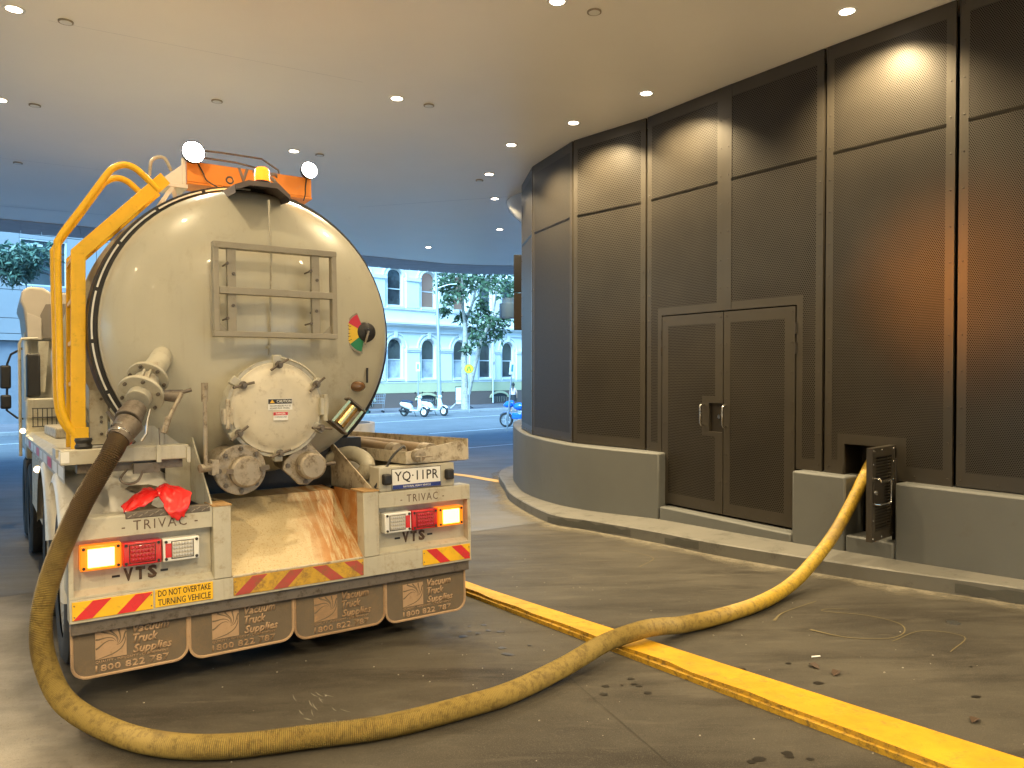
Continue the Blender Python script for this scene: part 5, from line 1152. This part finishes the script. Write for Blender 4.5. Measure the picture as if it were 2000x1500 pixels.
# ------------------------------------------------------------------ trees and plants
def leafmat(name, a, b):
    t = NT(name); o = t.new('ShaderNodeNewGeometry').outputs['Random Per Island']; t.set(col=t.mix(o, a, b), rough=.5); return t.m
M['leaf'] = leafmat('fig_leaf', (.035,.07,.035), (.09,.15,.07)); M['leaf2'] = leafmat('feathery_leaf', (.06,.12,.09), (.14,.23,.16)); M['frond'] = leafmat('palm_frond', (.02,.06,.02), (.06,.13,.04))
M['bark'] = paint('pale_mottled_bark', (.40,.37,.32), .85, dirt=(.10,.08,.06), amt=.7, scale=3, bump=.4)
def leaves(centers, n, size, rng, droop=.3, stretch=2.2):
    mb = MB()
    for c, r in centers:
        for k in range(n):
            d = Vector((rng.gauss(0,1),rng.gauss(0,1),rng.gauss(0,1))).normalized()*r*rng.random()**.45
            p = Vector(c)+d; u = Vector((rng.gauss(0,1),rng.gauss(0,1),rng.gauss(0,.6)-droop)).normalized(); w = u.orthogonal().normalized()
            w = (w*math.cos(rng.random()*6)+u.cross(w)*math.sin(rng.random()*6)).normalized(); s = size*rng.uniform(.7,1.3)
            mb.add([p, p+u*s*.5+w*s*.5/stretch, p+u*s, p+u*s*.5-w*s*.5/stretch], [(0,1,2,3)])
    return mb
rng = random.Random(11)
tree = thing('street_tree', 'street tree with pale mottled trunk and loose leaves before the white terrace', 'tree', loc=(0,0,0))
B0 = V(-2.73,45.00,-0.68)
trunk = [(V(-2.73,45.00,-0.74),.30),(V(-2.76,45.00,-0.05),.22),(V(-2.79,45.05,1.30),.19),(V(-2.83,45.10,2.50),.17),(V(-2.74,45.20,3.71),.15),(V(-2.77,45.20,4.61),.13)]
br = [trunk,
 [(V(-2.77,45.20,4.55),.10),(V(-2.58,45.60,5.18),.085),(V(-2.33,46.00,5.89),.07),(V(-2.13,46.30,6.84),.05),(V(-1.99,46.60,8.12),.03)],
 [(V(-2.77,45.20,4.55),.10),(V(-2.87,44.80,5.48),.08),(V(-2.85,44.50,6.65),.06),(V(-2.95,44.20,7.79),.04)],
 [(V(-2.55,45.00,0.40),.12),(V(-2.21,44.80,1.90),.13),(V(-1.90,44.60,3.09),.12),(V(-1.48,44.40,4.12),.10),(V(-0.88,44.20,5.08),.085),(V(-0.23,44.00,5.71),.07),(V(0.58,43.80,6.28),.05)],
 [(V(-1.18,44.30,4.62),.07),(V(-1.02,44.80,5.48),.055),(V(-0.90,45.20,6.57),.04),(V(-0.61,45.50,7.66),.03)],
 [(V(-2.33,46.00,5.89),.05),(V(-1.67,45.60,6.61),.04),(V(-1.15,45.20,7.32),.03)]]
tk = MB()
for b in br: tk.tube([p for p, r in b], [r for p, r in b], 10)
obj('trunk', tk, M['bark'], tree, smooth=60)
cl_ = []
for (x, y, z, r) in [(-4.14,45.00,6.70,0.50),(-3.93,46.00,7.27,0.70),(-3.49,45.50,6.75,0.60),(-3.62,44.50,5.90,0.55),(-3.96,45.00,5.26,0.40),(-3.07,46.00,7.27,0.70),(-2.66,47.00,6.92,0.60),(-2.10,45.00,7.15,0.70),(-1.61,44.00,6.59,0.70),(-1.29,46.00,7.27,0.70),(-0.75,45.00,6.94,0.80),(-0.29,44.00,6.44,0.70),(0.06,43.50,5.81,0.70),(-1.80,45.00,5.80,0.50),(-2.27,45.50,4.93,0.60),(-1.78,44.50,4.57,0.60),(-1.35,45.00,4.00,0.60),(-1.91,44.00,3.66,0.60),(-2.45,46.00,4.05,0.50),(-3.03,45.50,4.93,0.35),(-1.02,43.80,4.67,0.50),(-0.74,44.50,3.98,0.50),(-1.53,46.00,5.28,0.50),(-2.64,45.00,3.10,0.30),(-0.44,44.00,4.68,0.50),(-2.93,44.00,6.15,0.50),(-3.81,44.00,7.47,0.80),(-2.67,44.50,7.68,0.90),(-1.52,45.50,7.82,0.90),(-0.45,45.00,7.60,0.90),(0.29,44.00,6.88,0.90)]:
    cl_.append((V(x,y,z), r))
obj('crown', leaves(cl_, 95, .34, rng, .5, 2.6), M['leaf'], tree, smooth=0)
lt = thing('left_tree', 'feathery teal tree branch hanging in front of the panelled building', 'tree')
lt.name = 'overhanging_tree'
tk = MB().tube([V(-19.5,22,-.5),V(-19.4,22,2.5),V(-19,22.2,4.5),V(-17.5,22.6,5.8),V(-15.5,23,5.9)], [.28,.24,.2,.12,.04], 10).tube([V(-19.2,22,3.8),V(-17.3,23,5.2),V(-15.3,23.6,5.2),V(-14.2,23.8,4.7)], [.15,.1,.06,.02], 8).tube([V(-19,22.2,4.5),V(-19.5,24,6.5),V(-20,25,8)], [.15,.1,.04], 8)
obj('trunk', tk, M['bark'], lt, smooth=60)
cl_ = []
for k in range(46):
    x = rng.uniform(-18.2,-14.1); f = (x+18.2)/4.1; cl_.append((V(x, 23+rng.uniform(-.7,.7), 5.35+rng.uniform(-.75,.62)*(1-.45*f)-.35*f*f), .36))
for k in range(20): cl_.append((V(rng.uniform(-21,-18), 23+rng.uniform(-1.5,2), rng.uniform(5.2,8)), .6))
obj('crown', leaves(cl_, 120, .22, rng, .35, 3.2), M['leaf2'], lt, smooth=0)
palm = thing('palm_plant', 'small palm with drooping fronds beside the tank, across the street', 'plant')
pb = st(-3.97,3.9,GZ+.12)
obj('trunk', MB().tube([pb, pb+V(.02,0,1.0), pb+V(-.02,0,2.0)], [.13,.10,.08], 10), paint('green_trunk',(.03,.09,.07),.6), palm)
fm = MB()
for k in range(26):
    a = k*2.4; L_ = rng.uniform(.8,1.3); c, s = math.cos(a), math.sin(a); el = rng.uniform(.1,.9); o0 = pb+V(-.02,0,2.0)
    P = [o0+V(c*L_*t*math.cos(el*(1-t)), s*L_*t*math.cos(el*(1-t)), L_*(t*math.sin(el)-.75*t*t)) for t in (0,.3,.6,.85,1)]
    W = (.02,.045,.05,.03,.004); sd = V(-s,c,0)
    for i in range(4): fm.quad(P[i]-sd*W[i],P[i]+sd*W[i],P[i+1]+sd*W[i+1],P[i+1]-sd*W[i+1])
obj('fronds', fm, M['frond'], palm, smooth=0, kind='stuff')
pl_ = thing('planter', 'round white concrete planter seen past the hose tray', 'planter', loc=(-3.85,17.0,-.45))
obj('planter_wall', MB().lathe([(.78,0),(.80,1.0),(.80,1.08),(.70,1.08),(.70,.9)], (0,0,0),(0,0,1),40), M['concrete_w'], pl_)
obj('soil', MB().lathe([(.0005,.98),(.69,.96)], (0,0,0),(0,0,1),24), paint('dark_soil',(.03,.022,.016),.9), pl_)

# ------------------------------------------------------------------ street furniture
M['galv'] = paint('galvanised_steel', (.42,.44,.46), .45, .5, bump=.03)
lp = thing('lamp_pole', 'tall tapered grey light pole in front of the white terrace', 'pole'); b = st(.69,4.3,GZ+.12)
obj('shaft', MB().tube([b, b+V(0,0,1.4), b+V(-.05,0,4.5), b+V(-.25,0,9.5)], [.13,.115,.09,.06], 14), M['galv'], lp)
obj('base_plate', MB().cyl(b, b+V(0,0,.04), .2, n=16), M['galv'], lp)
obj('bracket_arm', MB().tube(spline([b+V(-.12,0,6.9),b+V(.5,0,7.1),b+V(1.0,0,7.15)],5), .03, 8), M['galv'], lp)
obj('band', MB().cyl(b+V(-.02,0,3.35), b+V(-.02,0,3.42), .12, n=14), M['galv'], lp)
def sign(name, label, base, h, w, hh, mat, lean=0.0, round_=False):
    t = thing(name, label, 'sign', loc=base); t.rotation_euler = (0, lean, 0)
    obj('post', MB().cyl((0,0,0),(0,0,h),.03,n=8), M['galv'], t)
    if round_:
        p = obj('sign_disc', MB().cyl((0,-.035,h-w),(0,-.05,h-w),w,n=32), mat, t)
        obj('sign_border', MB().lathe([(w*.9,-.052),(w*.96,-.052)], (0,0,h-w),(0,1,0),32), M['ink'], t)
        for s in (-1,1): obj('walking_legs', MB().bar((s*.03,-.053,h-w+.12),(s*.10,-.053,h-w-.13),.05,.004,(0,1,0)), M['ink'], t, smooth=0)
    else:
        obj('sign_panel', MB().box((-w/2,-.045,h-hh),(w/2,-.032,h)), mat, t, bevel=.01)
        obj('sign_print', MB().box((-w*.18,-.048,h-hh*.75),(w*.18,-.0455,h-hh*.2)), paint('teal_print',(.05,.25,.30),.5,bump=0), t, smooth=0)
    return t
sign('pedestrian_sign', 'round yellow walking legs crossing sign in front of the tree trunk', (-2.42,43.6,GZ), 2.75, .27, 0, paint('fluoro_yellow',(.62,.78,.02),.4,bump=0), -.01, True)
sign('parking_sign', 'small white parking sign on a thin post behind the scooters', (-5.33,43.6,GZ+.1), 2.75, .24, .52, M['white'])
sign('parking_sign', 'white parking sign on a leaning post near the bronze wall', (-.20,30,GZ), 2.72, .22, .5, M['white'], .085)
ab = thing('a_frame_board', 'white sandwich board with dark frame standing by the tree trunk', 'board', loc=st(3.3,3.2,GZ+.12))
obj('board', MB().box((-.30,-.02,.25),(.30,.02,1.25)), M['white'], ab); obj('board_frame', MB().box((-.33,-.03,.24),(-.30,.03,1.30)).box((.30,-.03,.24),(.33,.03,1.30)).box((-.30,-.03,1.25),(.30,.03,1.30)).box((-.30,-.03,.42),(.30,.025,.45)), M['black'], ab, smooth=0)
obj('leg', MB().bar((-.3,0,.3),(-.62,-.1,0),.04,.04), M['white'], ab); obj('leg', MB().bar((.3,0,.3),(.75,-.1,0),.04,.04), M['black'], ab)
bl = thing('blade_sign', 'tall dark blade sign fixed to the end of the bronze wall', 'sign')
obj('upper_panel', MB().box((.035,14.9,3.30),(.20,15.0,4.02)), paint('black_sign_panel',(.006,.005,.006),.5), bl, bevel=.004); obj('lower_panel', MB().box((.035,14.9,2.57),(.20,15.0,3.285)), paint('brown_sign_panel',(.022,.014,.008),.6), bl, bevel=.004)
obj('fixing', MB().box((.2,14.93,2.6),(.45,14.97,4.0)), M['bronzedark'], bl)
wl_ = thing('drum_light', 'pale blue drum shaped light beyond the blade sign', 'light', loc=(-.08,17,3.1))
obj('drum', MB().lathe([(.19,-.16),(.20,-.14),(.20,.16),(.14,.17),(.14,.28),(.0005,.28)], (0,0,0),(0,0,1),24), paint('drum_paint',(.16,.30,.55),.4), wl_); obj('diffuser', MB().lathe([(.0005,-.15),(.185,-.155)], (0,0,0),(0,0,1),24), M['white'], wl_)
obj('drum_arm', MB().box((.15,-.03,.05),(.7,.03,.12)), M['galv'], wl_)
# shopping trolley
tro = thing('shopping_trolley', 'wire shopping trolley left behind the palm on the footpath', 'trolley', loc=st(-3.2,3.7,GZ+.12), rz=R(20))
tb = MB()
for i in range(9):
    x = -.42+i*.105; tb.cyl((x,-.25,.95),(x*.8+.04,-.2,.5),.006,n=5).cyl((x,.25,.95),(x*.8+.04,.2,.5),.006,n=5).cyl((x*.8+.04,-.2,.5),(x*.8+.04,.2,.5),.006,n=5)
for z in (.5,.65,.8,.95):
    f = (z-.5)/.45; hx, hy = .36+.08*f, .2+.05*f; c0 = .04*(1-f)
    tb.tube([(c0-hx,-hy,z),(c0+hx,-hy,z),(c0+hx,hy,z),(c0-hx,hy,z),(c0-hx,-hy,z)], .007, 5)
obj('basket', tb, M['galv'], tro, kind='stuff')
obj('trolley_frame', MB().tube([(.45,-.2,1.0),(.40,-.2,.5),(.35,-.2,.18),(-.40,-.2,.14)], .012, 6).tube([(.45,.2,1.0),(.40,.2,.5),(.35,.2,.18),(-.40,.2,.14)], .012, 6).cyl((.46,-.24,1.0),(.46,.24,1.0),.016,n=8), M['galv'], tro)
for x, y in ((.35,-.2),(.35,.2),(-.4,-.2),(-.4,.2)): obj('castor', MB().cyl((x,y-.015,.06),(x,y+.015,.06),.06,n=12), M['black'], tro)
# scooters
def scooter(label, loc, rz, seatc):
    t = thing('motor_scooter', label, 'scooter', 'white scooters at the far kerb', loc, rz)
    for x in (-.62,.62):
        w = obj('wheel', MB().lathe([(.15,-.05),(.22,-.055),(.255,-.03),(.262,0),(.255,.03),(.22,.055),(.15,.05)], (x,0,.262),(0,1,0),24), M['rubber'], t)
        obj('rim', MB().lathe([(.15,-.045),(.13,-.01),(.05,-.02),(.04,-.06),(.0005,-.06)], (x,0,.262),(0,1,0),20).lathe([(.15,.045),(.13,.01),(.05,.02),(.04,.06),(.0005,.06)], (x,0,.262),(0,1,0),20), M['white'], w)
    def loft(secs): return MB().ring([[V(x,y*hw,z) if False else V(x, math.cos(a)*hw, zc_+math.sin(a)*hh) for a in [2*math.pi*k/14 for k in range(14)]] for x, hw, zc_, hh in secs])
    obj('tail_body', loft([(-.88,.05,.66,.05),(-.78,.13,.64,.12),(-.5,.17,.58,.17),(-.25,.16,.52,.18),(-.12,.12,.42,.12)]), M['white'], t, smooth=60)
    obj('floor_board', MB().box((-.2,-.15,.28),(.32,.15,.35)), M['white'], t, bevel=.03)
    obj('front_shield', MB().add([(.30,-.18,.30),(.30,.18,.30),(.40,.20,.60),(.40,-.20,.60),(.30,.12,.95),(.30,-.12,.95),(.46,0,.32),(.52,0,.62),(.40,0,.98)], [(0,6,7,3),(6,1,2,7),(3,7,8,5),(7,2,4,8),(0,3,5,4,2,1)]), M['white'], t, smooth=50, bevel=.02)
    obj('front_fender', MB().lathe([(.27,-.07),(.30,-.05),(.31,0),(.30,.05),(.27,.07)], (.62,0,.262),(0,1,0),12,a0=R(-20),a1=R(120)) if False else MB().ring([[V(.62+math.cos(R(a))*r, y, .262+math.sin(R(a))*r) for y, r in ((-.075,.27),(-.055,.305),(.055,.305),(.075,.27),(.05,.28),(-.05,.28))] for a in range(35,160,15)]), M['white'], t, smooth=50)
    obj('fork', MB().cyl((.62,-.07,.262),(.42,-.05,.75),.022,n=8).cyl((.62,.07,.262),(.42,.05,.75),.022,n=8), M['galv'], t)
    obj('seat', loft([(-.80,.06,.78,.03),(-.70,.13,.80,.055),(-.35,.14,.79,.06),(-.12,.10,.74,.05),(-.08,.04,.72,.03)]), seatc, t, smooth=60)
    obj('handlebar', MB().tube([(.26,-.34,1.02),(.32,-.15,1.0),(.34,0,.99),(.32,.15,1.0),(.26,.34,1.02)], .018, 8), M['black'], t)
    obj('headlamp_cowl', MB().sphere((.37,0,1.0),.11,14,8,(.9,1.2,.9)), M['white'], t)
    for s in (-1,1): m_ = obj('mirror', MB().sphere((.30,s*.32,1.24),.06,10,6,(.4,1.2,.8)).cyl((.30,s*.24,1.02),(.30,s*.31,1.22),.008,n=6), M['black'], t)
    obj('engine', MB().box((-.62,-.08,.2),(-.2,.10,.42)).cyl((-.85,-.14,.32),(-.45,-.14,.28),.06,n=10), M['black'], t, bevel=.02)
    obj('side_stand', MB().bar((-.1,.12,.3),(-.05,.22,.0),.02,.02), M['black'], t)
    return t
scooter('white scooter with dark blue seat, left of the pair at the far kerb', (-5.05,39.6,GZ), R(-28), paint('navy_seat',(.02,.03,.06),.5))
scooter('white scooter with grey floor, right of the pair at the far kerb', (-4.10,40.6,GZ), R(-32), paint('grey_seat',(.06,.065,.07),.5))
# blue motorcycle at the corner
mc = thing('motorcycle', 'bright blue motorcycle half hidden by the end of the plinth', 'motorcycle', loc=(.42,32,GZ), rz=R(160))
M['mblue'] = paint('blue_fairing', (.01,.16,.62), .25, coat=.8, bump=0)
for x in (-.70,.70):
    w = obj('wheel', MB().lathe([(.22,-.05),(.28,-.055),(.31,0),(.28,.055),(.22,.05)], (x,0,.31),(0,1,0),28), M['rubber'], mc)
    mb = MB()
    for k in range(5): a = k*1.257; mb.bar((x,0,.31),(x+.23*math.cos(a),0,.31+.23*math.sin(a)),.03,.03,(0,1,0))
    obj('rim', mb.lathe([(.23,-.03),(.21,0),(.23,.03)], (x,0,.31),(0,1,0),24), M['galv'], w)
obj('front_cowl', MB().ring([[V(x, math.cos(a)*hw, z+math.sin(a)*hh) for a in [2*math.pi*k/12 for k in range(12)]] for x, hw, z, hh in ((.82,.03,.92,.04),(.70,.14,.95,.13),(.50,.17,.98,.16),(.38,.12,1.0,.12))]), M['mblue'], mc, smooth=60)
obj('fuel_tank', MB().sphere((.12,0,.88),.2,14,8,(1.4,.8,.8)), M['mblue'], mc); obj('belly_fairing', MB().box((-.05,-.16,.35),(.42,.16,.62)), M['mblue'], mc, bevel=.06, seg=3)
obj('front_fender', MB().ring([[V(.70+math.cos(R(a))*r, y, .31+math.sin(R(a))*r) for y, r in ((-.06,.33),(0,.345),(.06,.33),(0,.335))] for a in range(30,150,15)]), M['mblue'], mc)
obj('seat', MB().ring([[V(x, math.cos(a)*hw, z+math.sin(a)*hh) for a in [2*math.pi*k/12 for k in range(12)]] for x, hw, z, hh in ((-.15,.12,.82,.05),(-.4,.14,.84,.06),(-.75,.10,.95,.06),(-.9,.03,.98,.03))]), M['black'], mc, smooth=60)
obj('engine', MB().box((-.2,-.14,.3),(.15,.14,.7)), M['galv'], mc, bevel=.03); obj('fork', MB().cyl((.70,-.09,.31),(.48,-.09,1.0),.025,n=8).cyl((.70,.09,.31),(.48,.09,1.0),.025,n=8), M['galv'], mc)
obj('handlebar', MB().tube([(.40,-.34,1.05),(.46,0,1.06),(.40,.34,1.05)], .018, 8), M['black'], mc); obj('swing_arm', MB().bar((-.70,-.09,.31),(-.1,-.09,.45),.04,.06).bar((-.70,.09,.31),(-.1,.09,.45),.04,.06), M['galv'], mc)
# pedestrian walking away, seen from behind
pe = thing('person', 'person in a pale pink top and black shorts walking away across the street', 'person', loc=(.07,44.5,GZ), rz=R(-8))
me = bpy.data.meshes.new('body')
J = dict(pelvis=(0,0,.88),waist=(0,0,1.02),chest=(0,0,1.22),neck=(0,0,1.38),head0=(0,.01,1.46),head1=(0,.02,1.58),ls=(-.16,0,1.32),le=(-.22,.04,1.07),lw=(-.20,-.08,.86),lh=(-.19,-.11,.78),rs=(.16,0,1.32),re=(.22,-.04,1.07),rw=(.21,.08,.86),rh=(.20,.11,.78),lhip=(-.09,0,.85),lk=(-.10,-.14,.48),la=(-.10,-.02,.09),lt=(-.10,-.14,.03),rhip=(.09,0,.85),rk=(.10,.12,.48),ra=(.10,.26,.10),rt=(.10,.14,.03))
ks = list(J); Eg = [('pelvis','waist'),('waist','chest'),('chest','neck'),('neck','head0'),('head0','head1'),('chest','ls'),('ls','le'),('le','lw'),('lw','lh'),('chest','rs'),('rs','re'),('re','rw'),('rw','rh'),('pelvis','lhip'),('lhip','lk'),('lk','la'),('la','lt'),('pelvis','rhip'),('rhip','rk'),('rk','ra'),('ra','rt')]
RAD = dict(pelvis=.13,waist=.105,chest=.13,neck=.05,head0=.08,head1=.085,ls=.055,le=.04,lw=.03,lh=.035,rs=.055,re=.04,rw=.03,rh=.035,lhip=.095,lk=.06,la=.04,lt=.04,rhip=.095,rk=.06,ra=.04,rt=.04)
me.from_pydata([J[k] for k in ks], [(ks.index(a),ks.index(b)) for a, b in Eg], [])
body = bpy.data.objects.new('body', me); COL.objects.link(body); body.parent = pe
sk = body.modifiers.new('skin','SKIN'); body.modifiers.new('sub','SUBSURF').levels = 1
if not me.skin_vertices: 
    bm = bmesh.new(); bm.from_mesh(me); bm.verts.layers.skin.verify(); bm.to_mesh(me); bm.free()
for k, v in zip(ks, me.skin_vertices[0].data): v.radius = (RAD[k],RAD[k]*.85); v.use_root = (k == 'pelvis')
me.materials.append(paint('skin',(.42,.26,.18),.6,bump=0))
obj('top', MB().ring([[V(math.cos(a)*w, math.sin(a)*d_, z) for a in [2*math.pi*k/16 for k in range(16)]] for z, w, d_ in ((.96,.145,.12),(1.05,.135,.115),(1.22,.165,.13),(1.32,.18,.115),(1.37,.10,.08))]), paint('pink_top',(.55,.42,.42),.8,bump=0), pe, smooth=60)
obj('shorts', MB().ring([[V(math.cos(a)*w, math.sin(a)*d_, z) for a in [2*math.pi*k/16 for k in range(16)]] for z, w, d_ in ((.62,.20,.20),(.75,.19,.17),(.9,.165,.14),(.99,.148,.122))]), paint('black_shorts',(.015,.014,.016),.8,bump=0), pe, smooth=60)
obj('hair', MB().sphere((0,-.01,1.58),.105,14,10,(.9,1,1.1)).tube([(0,-.10,1.60),(0,-.15,1.50),(0,-.14,1.32),(0,-.15,1.15)], [.03,.04,.035,.01], 8), paint('dark_hair',(.012,.009,.008),.5,bump=0), pe, smooth=60)
